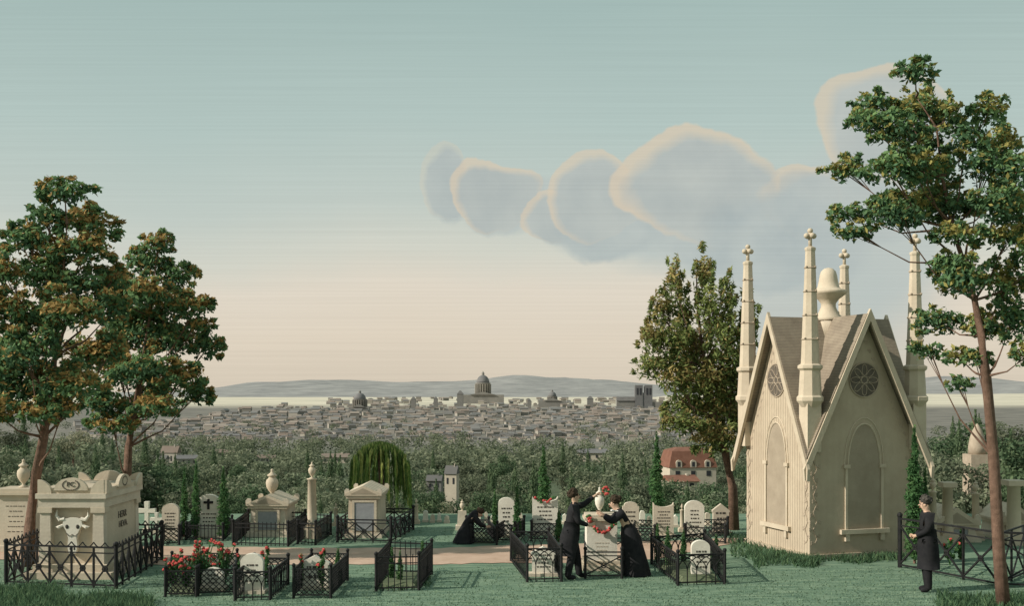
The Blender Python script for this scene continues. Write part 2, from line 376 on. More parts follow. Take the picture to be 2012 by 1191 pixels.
# ------------------------------------------------ headstones and tombs
def strokes(b,x0,x1,z0,z1,rows,y,rg,h=None):
    rh=(z1-z0)/rows; h=h or rh*.35
    for r in range(rows):
        z=z1-(r+.5)*rh; sh=rg.uniform(0,.22)*(x1-x0); x=x0+sh
        while x<x1-sh:
            w=rg.uniform(.15,.5)*rh*1.2; b.box(x,min(x+w,x1),y-.003,y+.001,z-h/2,z+h/2); x+=w*1.5
def outline(kind,w,h):
    a=w/2
    if kind=='round':
        z=h-a*.75; return [(-a,0),(a,0),(a,z)]+[(a*math.cos(t*PI/12),z+a*.75*math.sin(t*PI/12)) for t in range(1,12)]+[(-a,z)]
    if kind=='scallop':
        return [(-a,0),(a,0),(a,h)]+[(a-.15*a-(2*a-.3*a)*t/8,h-.12*w-.10*w*math.sin(PI*t/8)) for t in range(9)]+[(-a,h)]
    if kind=='shoulder':
        z=h-.22*w; return [(-a,0),(a,0),(a,z),(a*.8,z),(a*.8,z+.03)]+[(a*.8*math.cos(t*PI/8),z+.03+.19*w*math.sin(t*PI/8)) for t in range(1,8)]+[(-a*.8,z+.03),(-a*.8,z),(-a,z)]
    if kind=='pediment': return [(-a*.9,0),(a*.9,0),(a*.9,h*.7),(a,h*.7),(a,h*.76),(0,h),(-a,h*.76),(-a,h*.7),(-a*.9,h*.7)]
    return [(-a,0),(a,0),(a,h),(-a,h)]
def headstone(px,py,w,h,kind,label,rot=0,rows=5,m='white',group=None,cross=False):
    k=K(py); w*=k; h*=k; fr=FR(px,py,rot); th=.13; rg=random.Random(px)
    t=thing('headstone',label,'headstone',fr.translation,group)
    b=MB(fr); b.prism([(x,z+.06) for x,z in outline(kind,w,h-.06)],-th/2,th/2); b.build('slab',M[m],t)
    MB(fr).box(-w*.62,w*.62,-th*1.1,th*1.1,0,.062).build('plinth',M['stone'],t)
    if rows:
        b=MB(fr); strokes(b,-w*.33,w*.33,h*.25,h*(.6 if cross else .78),rows,-th/2-.001,rg); b.build('inscription',M['ink'],t)
    if cross:
        z=h*.78; a,c=w*.05,w*.2; MB(fr).prism([(-a,z-w*.22),(a,z-w*.22),(a,z+w*.03),(c,z+w*.03),(c,z+w*.13),(a,z+w*.13),(a,z+w*.22),(-a,z+w*.22),(-a,z+w*.13),(-c,z+w*.13),(-c,z+w*.03),(-a,z+w*.03)],-th/2-.02,-th/2+.01).build('cross',M['iron'],t)
    return t
URN=[(.16,0),(.16,.04),(.06,.08),(.05,.14),(.12,.22),(.20,.36),(.22,.5),(.20,.6),(.12,.68),(.10,.72),(.17,.75),(.16,.79),(.06,.86),(.045,.92),(.06,.96),(.01,1.0)]
def urn(fr,h,name,m,parent,wid=1.0):
    return MB(fr).lathe([(r*h*wid,z*h) for r,z in URN],n=18).build(name,M[m],parent,True)
def house_tomb(px,py,w,depth,hb,hp,label,panel=(-.3,.3),urnh=0,m='stone',cat='tomb'):
    k=K(py); w*=k; hb*=k; hp*=k; fr=FR(px,py); a=w/2
    t=thing('pediment_tomb',label,cat,fr.translation)
    MB(fr).box(-a*1.12,a*1.12,-.08,depth+.08,0,.08).box(-a*1.05,a*1.05,-.04,depth+.04,.08,.14).build('plinth',M['stone'],t)
    MB(fr).taper(0,depth/2,.14,hb,a*.95,depth/2,a*.88,depth/2-.02).build('body',M[m],t)
    MB(fr).box(-a*1.02,a*1.02,-.05,depth+.05,hb,hb+.07).build('cornice',M['stone2'],t)
    z=hb+.07; b=MB(fr); b.prism([(-a*1.1,z),(a*1.1,z),(a*1.1,z+.05),(0,z+hp),(-a*1.1,z+.05)],-.08,depth+.08); r=b.build('pediment_roof',M['stone2'],t)
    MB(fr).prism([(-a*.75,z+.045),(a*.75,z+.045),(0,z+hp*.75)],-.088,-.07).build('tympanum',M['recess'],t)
    b=MB(fr)
    for sx in(-1,1):
        for yy_ in(-.06,depth+.0): b.prism([(sx*a*1.1,z+.05),(sx*a*.8,z+.05),(sx*a*.86,z+.05+hp*.45),(sx*a*1.02,z+.05+hp*.5),(sx*a*1.12,z+.05+hp*.3)],yy_,yy_+.06)
    b.each('corner_ornament',M['stone'],t)
    MB(fr).box(panel[0]*w,panel[1]*w,-.02,.03,.18,hb*.9).build('inscription_panel',M['panel'],t)
    b=MB(fr); 
    for s in panel: b.box(s*w-.03,s*w+.03,-.035,.02,.16,hb*.95)
    b.box(panel[0]*w-.03,panel[1]*w+.03,-.034,.02,hb*.9,hb*.955); b.build('panel_frame',M['stone2'],t)
    if urnh: urn(fr@Matrix.Translation((0,depth*.4,z+hp*.6)),urnh*k,'urn','stone2',t)
    return t
def big_tomb():
    fr=FR(142,1136); t=thing('pillared_tomb','large pale pillared tomb carved with a bull skull inside the crossed iron railing at left','tomb',fr.translation)
    D=1.95; a=.63
    MB(fr).box(-a-.22,a+.22,-.25,D+.2,0,.13).box(-a-.1,a+.1,-.12,D+.08,.13,.27).build('plinth',M['stone2'],t)
    MB(fr).box(-a+.1,a-.02,.10,D-.05,.27,1.38).build('body',M['stone2'],t)
    for x in(-a+.11,a-.11):
        for y in(.06,D-.1):
            MB(fr).taper(x,y,.27,1.28,.12,.10,.10,.09).build('pillar',M['stone'],t)
            MB(fr).box(x-.14,x+.14,y-.12,y+.13,1.28,1.38).build('capital',M['stone2'],t)
    MB(fr).box(-a-.02,a+.02,-.05,D+.02,1.38,1.56).box(-a-.06,a+.06,-.09,D+.06,1.56,1.66).build('entablature',M['stone'],t)
    b=MB(fr); b.box(-a-.02,a+.02,-.04,D+.0,1.66,1.76); b.build('roof_slab',M['slate2'],t)
    arc=[(math.cos(PI*i/12),math.sin(PI*i/12)) for i in range(13)]
    MB(fr).prism([(c*.33,1.72+s*.25) for c,s in arc],-.075,0).build('acroterion',M['stone2'],t)
    MB(fr).prism([(c*.33,1.72+s*.25) for c,s in arc],D-.06,D+.02).build('acroterion',M['stone2'],t)
    MB(fr).prismx([(D*.5+c*.36,1.72+s*.25) for c,s in arc],a-.02,a+.05).build('acroterion',M['stone2'],t)
    q=[(0,0)]+[(math.cos(PI/2*i/8),math.sin(PI/2*i/8)) for i in range(9)]
    for sx in(-1,1):
        for y0 in(-.075,D-.05):
            MB(fr).prism([(sx*(a+.02-c*.27),1.66+s*.27) for c,s in q],y0,y0+.075).build('corner_ornament',M['stone2'],t)
    MB(fr).prismx([(-.07+c*.32,1.66+s*.26) for c,s in q],a+.022,a+.075).build('corner_ornament',M['stone2'],t)
    MB(fr).prismx([(D-c*.32,1.66+s*.26) for c,s in q],a+.022,a+.075).build('corner_ornament',M['stone2'],t)
    b=MB(fr)
    for i in range(24):
        u=-PI*.5+ (i/23-.5)*5.0; b.ball((.16*math.cos(u),-.08,1.83+.10*math.sin(u)),.013,(1.2,.4,1),5)
    b.build('wreath',M['rose_d'],t)
    text('PC',.13,fr@Matrix.Translation((0,-.082,1.84)),M['ink'],t)
    b=MB(fr); 
    for i in range(16):
        u=2*PI*i/16; b.ball((a+.055,D*.5+.13*math.cos(u),1.83+.09*math.sin(u)),.016,(.4,1,1),5)
    b.build('wreath',M['rose_d'],t)
    fs_=fr@Matrix.Translation((a-.015,D*.52,0))@Matrix.Rotation(PI/2,4,'Z')
    text('HERR',.20,fs_@Matrix.Translation((0,0,1.14)),M['rose_d'],t); text('HEVA.',.185,fs_@Matrix.Translation((.05,0,.94)),M['rose_d'],t)
    z0=.88; s=1.35
    sk=[(-.06,-.3),(.06,-.3),(.085,-.2),(.07,-.08),(.11,.03),(.17,.12),(.15,.2),(.06,.22),(-.06,.22),(-.15,.2),(-.17,.12),(-.11,.03),(-.07,-.08),(-.085,-.2)]
    b=MB(fr); b.prism([(x*s*.85,z0+z*s) for x,z in sk],.0,.11); skull=b.build('bull_skull',M['white'],t)
    b=MB(fr)
    for sx in(-1,1):
        b.tube([(sx*.12*s,.03,z0+.2*s),(sx*.19*s,.02,z0+.19*s),(sx*.235*s,.01,z0+.25*s),(sx*.22*s,.0,z0+.34*s)],[.045,.042,.03,.008],7)
    b.each('horn',M['white'],skull); b=MB(fr)
    for sx in(-1,1): b.tube([(sx*.12*s,.03,z0+.12*s),(sx*.2*s,.01,z0+.08*s),(sx*.25*s,.01,z0+.09*s)],[.025,.036,.006],6)
    b.each('ear',M['white'],skull)
    b=MB(fr)
    for sx in(-1,1): b.ball((sx*.078*s,.0,z0+.09*s),.034,(1,.4,1.3),6)
    b.each('eye_socket',M['dark'],skull); b=MB(fr)
    for sx in(-1,1): b.ball((sx*.028*s,.0,z0-.23*s),.018,(1,.5,1.6),5)
    b.each('nostril',M['dark'],skull)
    MB(fr).tube([(-.09*s,-.005,z0+.0),(-.04*s,-.01,z0-.05*s),(0,-.01,z0-.02*s),(.04*s,-.01,z0-.05*s),(.09*s,-.005,z0)],.008,4).build('carved_band',M['rose_d'],skull)
big_tomb()
house_tomb(526,1056,76,1.25,56,22,'pediment tomb crowned with a tall stone urn behind a low barred railing',(-.28,.28),57)
house_tomb(714,1058,66,1.5,78,20,'plain pediment tomb with grey slab in front of the weeping willow',(-.3,.36),0,'stone2')
house_tomb(1878,1066,86,1.2,28,34,'low pediment tomb behind the iron fence beside the man at right',(-.3,.3),0,'stone')
house_tomb(1998,1064,60,1.2,32,34,'low pediment tomb cut by the right edge of the view',(-.3,.3),0,'stone')
fr=FR(30,1085); k=K(1085); t=thing('urn_pedestal','stone pedestal with slender urn at the far left edge behind the tree','monument',fr.translation)
MB(fr).box(-.48,.48,-.1,.8,0,.14).build('plinth',M['stone'],t); MB(fr).box(-.4,.4,0,.7,.14,1.3).build('pedestal',M['stone'],t)
MB(fr).box(-.5,.5,-.08,.78,1.3,1.36).box(-.46,.46,-.05,.75,1.36,1.44).build('cornice',M['stone2'],t)
b=MB(fr); strokes(b,-.22,.22,.4,1.1,6,-.001,R,.02); b.build('inscription',M['rose_d'],t)
urn(fr@Matrix.Translation((.03,.35,1.44)),.66,'urn','stone2',t)
def column(px,py,w,h,label,top='urn',m='stone2',name='memorial_column'):
    k=K(py); fr=FR(px,py); w*=k;h*=k; t=thing(name,label,'column',fr.translation)
    MB(fr).box(-w*.8,w*.8,-w*.8,w*.8,0,h*.12).box(-w*.65,w*.65,-w*.65,w*.65,h*.12,h*.16).build('pedestal',M[m],t)
    hs=h*.78 if top=='urn' else h*.92
    MB(fr).lathe([(w*.5,h*.16),(w*.46,h*.2),(w*.4,hs-.03),(w*.5,hs-.02),(w*.52,hs)],n=16).build('shaft',M[m],t,True)
    if top=='urn': urn(fr@Matrix.Translation((0,0,hs)),h-hs,'urn',m,t)
    else: MB(fr).box(-w*.58,w*.58,-w*.58,w*.58,hs,h).build('capital',M[m],t)
column(613,1058,20,150,'slim round column topped by an urn between two railed tombs')
column(1833,1068,16,130,'thin column with small urn just right of the chapel')
column(1862,1066,24,118,'thick round column with square cap behind the low pediment tomb','cap')
column(1917,1062,16,118,'thin column with urn between the thick columns at right')
column(1992,1070,30,126,'broadest column at the right edge beside the tree trunk','cap')
column(660,1034,9,46,'tiny stone post with urn beside the willow')
column(818,1030,9,50,'short stone post with urn at the right of the willow')
column(1340,1046,9,56,'slender stone post between two rear headstones')
def cross(px,py,w,h,label):
    k=K(py); fr=FR(px,py); w*=k;h*=k; a=w*.11; t=thing('grave_cross',label,'cross',fr.translation,None)
    MB(fr).box(-a*2,a*2,-.1,.1,0,.09).build('base',M['stone'],t)
    b=MB(fr); z=h*.7; b.prism([(-a,.09),(a,.09),(a,z-a),(w/2,z-a*1.2),(w/2,z+a*1.2),(a,z+a),(a*1.2,h),(-a*1.2,h),(-a,z+a),(-w/2,z+a*1.2),(-w/2,z-a*1.2),(-a,z-a)],-.06,.06); b.build('cross',M['white'],t)
cross(289,1046,34,60,'taller white stone cross just right of the bull skull tomb'); cross(308,1050,24,42,'shorter white stone cross beside the grey round headstone')
headstone(336,1062,33,72,'round','rounded grey headstone between the crosses and the cypresses',rows=6,m='stone')
headstone(411,1058,46,86,'round','tall white headstone marked with a black cross between cypresses',rows=4,cross=True)
headstone(995,1056,32,78,'round','narrow pale headstone left of a small cypress behind the railed grave',rows=5)
headstone(1071,1052,50,76,'scallop','wide headstone with curved top hung with a red garland',rows=5)
headstone(1239,1052,32,64,'shoulder','headstone with carved rosette just right of the mourning woman',rows=4,m='stone')
headstone(1303,1056,40,68,'scallop','grey headstone with hollow top and long inscription behind the arched railing',rows=6,m='stone')
headstone(1364,1056,38,72,'round','rounded headstone with dark lettering above the rear lattice railing',rows=5)
headstone(1416,1050,34,60,'pediment','small headstone with pointed top beside the trunk of the poplar',rows=3,m='stone')
headstone(419,1160,42,44,'round','low rounded headstone among the red roses in the foreground',rows=3)
headstone(496,1166,44,78,'round','white headstone in the foreground arched railing left of the lattice one',rows=4)
headstone(619,1158,58,66,'pediment','low pointed headstone inside the foreground diamond lattice railing',rows=2)
headstone(1067,1132,48,58,'pediment','white pointed headstone in the arched railing left of the man',rows=4)
headstone(1376,1138,36,76,'round','white headstone in the arched railing in front of the poplar',rows=4)
for i,(px,py,w,h) in enumerate([(836,1026,9,22),(850,1027,8,14),(863,1026,7,18),(878,1028,9,14),(940,1029,9,18),(955,1028,8,22),(968,1028,8,15),(1022,1030,9,20),(1110,1030,10,20),(1135,1031,9,24),(1262,1034,10,28),(1275,1034,8,20),(640,1030,8,18),(575,1028,8,20),(1327,1036,9,24),(1390,1034,9,26)]):
    headstone(px,py,w,h,['round','shoulder','pediment'][i%3],'tiny weathered headstone at the rear edge of the lawn',rows=0,m=['white','stone'][i%2],group='tiny headstones along the rear edge of the lawn')
fr=FR(908,1042); t=thing('shrouded_urn_stele','small stone stele with draped urn behind the kneeling mourner','monument',fr.translation)
MB(fr).box(-.17,.17,-.1,.2,0,.12).taper(0,.05,.12,.5,.13,.1,.11,.09).build('stele',M['stone'],t); urn(fr@Matrix.Translation((0,.05,.5)),.3,'urn','stone2',t)
fr=FR(1183,1122); t=thing('altar_pedestal','square white stone pedestal with red garlands between the mourning couple','monument',fr.translation)
MB(fr).box(-.4,.4,-.1,.7,0,.12).box(-.36,.36,-.06,.66,.12,.2).build('plinth',M['stone2'],t)
MB(fr).box(-.31,.31,0,.6,.2,1.02).build('pedestal',M['white'],t); MB(fr).box(-.36,.36,-.05,.65,1.02,1.07).box(-.33,.33,-.02,.62,1.07,1.13).build('cornice',M['stone2'],t)
b=MB(fr); strokes(b,-.16,.16,.3,.6,4,-.001,R,.014); b.build('inscription',M['relief'],t)
urn(fr@Matrix.Translation((-.03,.25,1.13)),.56,'urn','white',t,.8)
def garland(pts,label,n=30,r=.035,name='rose_garland',spr=.025):
    pts=[Vector(p) for p in pts]; c=sum(pts,Vector())/len(pts); t=thing(name,label,'garland',c)
    b=MB();g=MB(); m=len(pts)-1
    for i in range(n):
        u=i/n*m; j=int(u); p=pts[j].lerp(pts[j+1],u-j)+Vector((R.uniform(-spr,spr),R.uniform(-spr,spr),R.uniform(-spr,spr)))
        if R.random()<.65: b.ball(p,r*R.uniform(.6,1),n=4)
        else: g.ball(p,r,(1.2,.5,.7),4)
    b.build('rose_chain',M['red'],t); g.build('leaf_chain',M['cyp'],t)
A=fr.translation
garland([A+Vector(v) for v in((-.29,-.07,1.13),(-.22,-.08,.98),(-.08,-.09,.82),(.08,-.09,.80),(.23,-.08,.95),(.29,-.07,1.1))],'red rose garland hanging on the front of the altar pedestal',80,.036)
hz=A+Vector((.07,.0,1.66))
garland([hz+Vector((.06*math.cos(t_),0,.08*math.sin(t_)-.02)) for t_ in [i*2*PI/12 for i in range(13)]],'red rose wreath held up by the man over the urn',34,.027,'rose_wreath',.012)
fr2=FR(1071,1052); q=fr2.translation; garland([q+Vector(v) for v in((-.24,-.1,.98),(-.1,-.1,.86),(.08,-.1,.88),(.24,-.1,1.0))],'red garland across the curved top of the wide headstone',24,.035)
# ------------------------------------------------ fences
def fence(corners,h,pat,label,closed=True,step=.1,th=.018,group=None,crest=False):
    pts=[P(*c) for c in corners]; t=thing('iron_railing',label,'railing',pts[0],group)
    for p in pts: 
        MB().tube([p,p+Vector((0,0,h+.04))],th*1.7,6).ball(p+Vector((0,0,h+.07)),th*2.3,n=5).build('corner_post',M['iron'],t)
    n=len(pts)
    for i in range(n if closed else n-1):
        a=pts[i]; c=pts[(i+1)%n]; d=c-a; Ln=d.length; e=d/Ln; b=MB()
        Z=lambda s,z: a+e*s+Vector((0,0,z))
        b.tube([Z(0,h),Z(Ln,h)],th,4); b.tube([Z(0,.06),Z(Ln,.06)],th*.9,4)
        if pat=='bars':
            m=max(2,round(Ln/step))
            for j in range(1,m): b.tube([Z(Ln*j/m,.0),Z(Ln*j/m,h+.05)],th*.6,4)
            b.tube([Z(0,h*.82),Z(Ln,h*.82)],th*.7,4)
        elif pat=='cross':
            b.tube([Z(0,h*.86),Z(Ln,h*.86)],th*.7,4)
            m=max(1,round(Ln/step)); w=Ln/m
            for j in range(m):
                s=j*w
                b.tube([Z(s,0),Z(s,h)],th*1.1,4); b.tube([Z(s,.07),Z(s+w,h*.86)],th*.85,4); b.tube([Z(s+w,.07),Z(s,h*.86)],th*.85,4)
                cx=s+w/2; cz=(.07+h*.86)/2; b.tube([Z(cx+.05*math.cos(q*PI/4),cz+.05*math.sin(q*PI/4)) for q in range(9)],th*.8,4)
                if crest:
                    for hh in(0,.5): b.tube([Z(s+w*hh+w*.5*q/5,h+.09-.09*math.sin(PI*q/5)) for q in range(6)],th*.55,4)
        elif pat=='lattice':
            w=step; m=max(2,round(Ln/w)); w=Ln/m; hh=h-.06; q=max(1,round(hh/w))
            for j in range(-q,m):
                for sgn in(0,1):
                    s0,s1=j*w,(j+q)*w; z0,z1=.06,h
                    if s0<0: z0=.06+hh*(-s0)/(q*w); s0=0
                    if s1>Ln: z1=h-hh*(s1-Ln)/(q*w); s1=Ln
                    if s1-s0<.01: continue
                    if sgn: b.tube([Z(Ln-s0,z0),Z(Ln-s1,z1)],th*.65,4)
                    else: b.tube([Z(s0,z0),Z(s1,z1)],th*.65,4)
        elif pat=='gothic':
            m=max(2,round(Ln/step)); w=Ln/m
            for j in range(0,m+1):
                b.tube([Z(w*j,0),Z(w*j,h*.5)],th*.7,4)
                for sg in(1,-1):
                    arc=[]
                    for q_ in range(6):
                        u=PI/2*q_/5; s=w*j+sg*(2*w)*(1-math.cos(u)); 
                        if 0<=s<=Ln: arc.append(Z(s,h*.5+(h*.48)*math.sin(u)))
                    if len(arc)>1: b.tube(arc,th*.65,4)
        b.build('railing_panel',M['iron'],t)
    return t
fence([(12,1150),(228,1158),(318,1102),(125,1096)],.76,'cross','crossed iron railing with scalloped top around the bull skull tomb',step=.42,th=.022,crest=True)
fence([(366,1062),(438,1064),(456,1047),(385,1046)],.36,'bars','low barred railing around the headstone with the black cross')
fence([(320,1073),(352,1072),(358,1056),(326,1056)],.40,'lattice','small lattice railing around the rounded grey headstone',step=.12)
fence([(458,1072),(566,1075),(600,1048),(488,1047)],.52,'bars','barred railing around the tomb with the tall urn',step=.11)
fence([(585,1070),(620,1072),(650,1052),(610,1050)],.50,'bars','barred railing around the slim urn column',step=.1)
fence([(663,1066),(768,1068),(812,1042),(700,1040)],.55,'cross','crossed iron railing around the plain pediment tomb by the willow',step=.5,th=.022)
fence([(925,1070),(976,1072),(960,1052),(916,1050)],.38,'lattice','small lattice railing where the kneeling mourner leans',step=.1)
fence([(977,1066),(1012,1067),(1030,1053),(998,1052)],.42,'lattice','small lattice railing around the narrow pale headstone',step=.12)
fence([(1044,1064),(1094,1064),(1100,1048),(1048,1048)],.42,'lattice','lattice railing around the headstone with the red garland',step=.12)
fence([(1036,1145),(1103,1144),(1078,1104),(1004,1104)],.64,'gothic','iron railing of interlaced arches left of the standing man',step=.16)
fence([(1150,1138),(1222,1138),(1224,1106),(1150,1106)],.52,'cross','low crossed railing around the altar pedestal',step=.7)
fence([(1332,1152),(1424,1149),(1384,1102),(1280,1110)],.58,'gothic','long iron railing of interlaced arches right of the mourning woman',step=.17)
fence([(1240,1068),(1286,1069),(1292,1052),(1250,1050)],.36,'lattice','rear lattice railing just right of the mourning woman',step=.12)
fence([(1345,1068),(1425,1070),(1430,1052),(1352,1050)],.38,'lattice','rear lattice railing below the rounded headstones near the poplar',step=.13)
fence([(325,1174),(386,1174),(396,1140),(338,1140)],.46,'lattice','leftmost foreground lattice railing holding red roses',step=.09,th=.016)
fence([(389,1172),(460,1170),(466,1134),(400,1134)],.46,'lattice','foreground lattice railing with roses and a low headstone',step=.10,th=.016)
fence([(462,1182),(531,1180),(566,1150),(500,1149)],.50,'gothic','foreground railing of interlaced arches around the white headstone',step=.14)
fence([(577,1177),(650,1177),(683,1142),(612,1141)],.52,'lattice','foreground diamond lattice railing around the low pointed headstone',step=.10,th=.016)
fence([(739,1163),(823,1161),(848,1130),(766,1128)],.62,'bars','foreground barred railing around a planted grave without a stone',step=.11)
fence([(1768,1116),(1962,1154),(2110,1160)],1.02,'cross','tall crossed iron fence beside the standing man at right',closed=False,step=.9,th=.026)
fence([(1960,1156),(2060,1110)],1.0,'cross','iron fence returning behind the tree trunk at the right edge',closed=False,step=.8,th=.022)
fence([(0,1078),(64,1078)],.35,'bars','low barred railing before the urn pedestal at the far left',closed=False,step=.1)
for (c,l) in [([(742,1158),(818,1157),(840,1134),(770,1132)],'planted grave bed inside the foreground barred railing'),([(930,1068),(970,1069),(956,1054),(920,1053)],'low earth grave under the kneeling mourner'),([(330,1170),(382,1170),(392,1144),(342,1144)],'rose bed inside the leftmost foreground railing'),([(1340,1148),(1416,1146),(1384,1106),(1290,1112)],'earth bed inside the long arched railing')]:
    pp=[P(*q) for q in c]; o_=sum(pp,Vector())/4; t=thing('grave_bed',l,'grave',o_)
    b=MB(); b.add([*pp,*[o_+(p-o_)*.85+Vector((0,0,.1)) for p in pp]],[(0,1,5,4),(1,2,6,5),(2,3,7,6),(3,0,4,7),(4,5,6,7)]); b.build('mound',M['soil'],t)
# ------------------------------------------------ chapel
def chapel():
    th=math.radians(17); base=Vector((6.50,23.3,0))
    B=2.7; c=base+Vector((math.cos(th)*B/2-math.sin(th)*B/2, math.sin(th)*B/2+math.cos(th)*B/2,0))
    T=Matrix.Translation(c)@Matrix.Rotation(th,4,'Z'); t=thing('gothic_chapel','gothic stone burial chapel with four gables and tall pinnacles','chapel',c)
    h=B/2+.02; ze=2.45; za=5.30; ov=.22
    b=MB(T); b.box(-h,h,-h,h,0,ze); 
    for i in range(4):
        b.fr=T@Matrix.Rotation(i*PI/2,4,'Z'); b.add([(-h,-h,ze),(h,-h,ze),(0,-h,za),(0,0,za)],[(0,1,2),(0,2,3),(2,1,3)])
    b.build('wall',M['chapel'],t)
    MB(T).box(-h-.05,h+.05,-h-.05,h+.05,0,.10).build('plinth',M['chapel'],t)
    sl=(za-ze)/h
    for i in range(4):
        fr=T@Matrix.Rotation(i*PI/2,4,'Z')
        for sx in(-1,1):
            A_=(0,-h-ov,za+.05); C_=(0,0,za+.05); E_=(sx*(h+.02),-h-.02,ze+.05); E2=(sx*(h+.17),-h-ov,ze-.17*sl+.05+.04)
            n_=Vector((sx*sl,0,1)).normalized()*.07
            vs=[Vector(v) for v in(A_,C_,E_,E2)]; vs=vs+[v+n_ for v in vs]
            MB(fr).add(vs,[(0,1,2,3),(4,5,6,7),(0,1,5,4),(1,2,6,5),(2,3,7,6),(3,0,4,7)]).build('roof_slope',M['slate'],t)
            y0=-h-ov-.03; y1=-h-ov+.04
            x1=sx*(h+.30); z1=ze-.30*sl
            b=MB(fr); b.prism([(0,za+.19),(x1,z1+.16),(x1-sx*.02,z1-.10),(0,za-.08)],y0,y1); b.build('rake_board',M['slate2'],t)
        y=-h-.012; R0=.38; zc=3.92
        disc=MB(fr); disc.prism([(R0*math.cos(u*PI/12),zc+R0*math.sin(u*PI/12)) for u in range(24)],y,y+.03)
        rw=disc.build('rose_window',M['rose_d'],t)
        b=MB(fr); b.ring((0,zc),R0,.016,24,y=y); b.ring((0,zc),.08,.014,12,y=y)
        for q in range(8):
            a=q*PI/4; pc=(.22*math.cos(a),zc+.22*math.sin(a))
            pts=[]
            for j in range(9):
                v=j*2*PI/8; lx=.13*math.cos(v); lz=.065*math.sin(v); pts.append((pc[0]+lx*math.cos(a)-lz*math.sin(a),y-.005,pc[1]+lx*math.sin(a)+lz*math.cos(a)))
            b.tube(pts,.009,4,cap=False)
        b.build('tracery',M['relief'],rw)
        w=.42; zs=2.0; zb=.62
        def arch(w,zs,apex,n=8):
            pts=[]
            for j in range(n+1):
                u=j/n; pts.append((w*(1-u**1.7),zs+(apex-zs)*math.sin(u*PI/2)**.9))
            return pts
        ar=arch(w,zs,2.95); full=[(-w,zb),(w,zb)]+ar+[(-x,z) for x,z in ar[::-1][1:]]
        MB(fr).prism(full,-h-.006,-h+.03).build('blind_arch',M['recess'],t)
        b=MB(fr); 
        ol=ar+[(-x,z) for x,z in ar[::-1][1:]]
        b.tube([(x,-h-.01,z) for x,z in ol],.020,5)
        ar2=arch(w+.09,zs,3.08); ol=ar2+[(-x,z) for x,z in ar2[::-1][1:]]; b.tube([(x,-h-.005,z) for x,z in ol],.014,5)
        for s in(-1,1):
            b.box(s*w-.03+s*.04,s*w+.03+s*.04,-h-.03,-h,zb,zs); b.box(s*w-.08+s*.04,s*w+.08+s*.04,-h-.055,-h,zs-.03,zs+.05)
        b.build('arch_moulding',M['stone2'],t)
        b=MB(fr); b.box(-w-.2,w+.2,-h-.08,-h,zb-.10,zb); 
        for s in(-1,1): b.box(s*.45-.05,s*.45+.05,-h-.06,-h,zb-.26,zb-.10)
        b.build('sill',M['stone2'],t)
        b=MB(fr)
        for s in(-1,1):
            pts=[]
            for j in range(30):
                z=.35+j*(2.2/29); pts.append((s*(h-.13)+.045*math.sin(j*1.25),-h-.004,z))
            b.tube(pts,.014,4)
            for j in range(0,30,2):
                p=pts[j]; q=1 if (j//2)%2 else -1
                for kx,kz in((0,0),(.035,.02),(.035,-.025)): b.ball((p[0]+q*(.05+kx),p[1],p[2]+kz),.027,(1,.3,1),4)
            for j in range(14):
                u=j/13; x=s*(h-.18)*(1-u); z=ze+.1+(za-ze-.45)*u
                for kx,kz in((0,0),(.04,.0),(0,-.04)): b.ball((x-s*.03-s*kx,-h-.004,z+kz),.027,(1,.3,1),4)
        b.build('vine_carving',M['relief'],t)
    hc=B/2
    for i,(sx,sy) in enumerate(((-1,-1),(1,-1),(1,1),(-1,1))):
        fr=T@Matrix.Translation((sx*hc,sy*hc,0))
        b=MB(fr); b.box(-.17,.17,-.17,.17,2.35,3.42); p=b.build('corner_pier',M['stone2'],t)
        b=MB(fr)
        b.lathe([(.17,3.30),(.29,3.46),(.29,3.54),(.25,3.58),(.22,4.12),(.27,4.17),(.27,4.23),(.20,4.27),(.105,6.72),(.12,6.76),(.12,6.80),(.06,6.83)],n=8)
        pn=b.build('pinnacle',M['stone2'],t)
        b=MB(fr)
        for j in range(4):
            z=4.8+j*.52; r=.20-(z-4.27)/2.45*.095; b.lathe([(r,z-.02),(r+.02,z),(r,z+.02)],n=8)
            for q in range(4):
                a=q*PI/2+.4; b.ball(((r+.015)*math.cos(a),(r+.015)*math.sin(a),z+.02),.024,n=4)
        b.build('knob_rings',M['relief'],pn)
        b=MB(fr); b.tube([(0,0,6.80),(0,0,7.16)],.04,8)
        for dx,dz in((-.09,7.06),(.09,7.06),(0,7.17),(0,7.06)): b.ball((dx,0,dz),.062,n=7)
        for dy in(-.09,.09): b.ball((0,dy,7.06),.06,n=7)
        b.build('finial',M['stone2'],pn,True)
    b=MB(T); b.box(-.28,.28,-.28,.28,za-.4,za-.0); b.lathe([(.34,0),(.32,.07),(.24,.16),(.17,.32),(.17,.40),(.24,.50),(.40,.62),(.43,.67),(.40,.71),(.29,.74),(.25,.78),(.22,.92),(.20,1.05),(.17,1.15),(.10,1.22),(.02,1.24)],(0,0,za+.02),n=20)
    b.build('urn',M['stone2'],t,True)
chapel()
p=PW(1920,893,62); t=thing('domed_monument','pointed beehive shaped stone monument among the trees at right','monument',(p.x,p.y,p.z-3))
MB(Matrix.Translation(p)).box(-.6,.6,-.6,.6,-3,.0).build('base',M['relief'],t); MB(Matrix.Translation(p)).lathe([(.5,0),(.5,.4),(.42,.9),(.28,1.35),(.12,1.65),(.02,1.78)],n=16).build('dome',M['relief'],t,True)
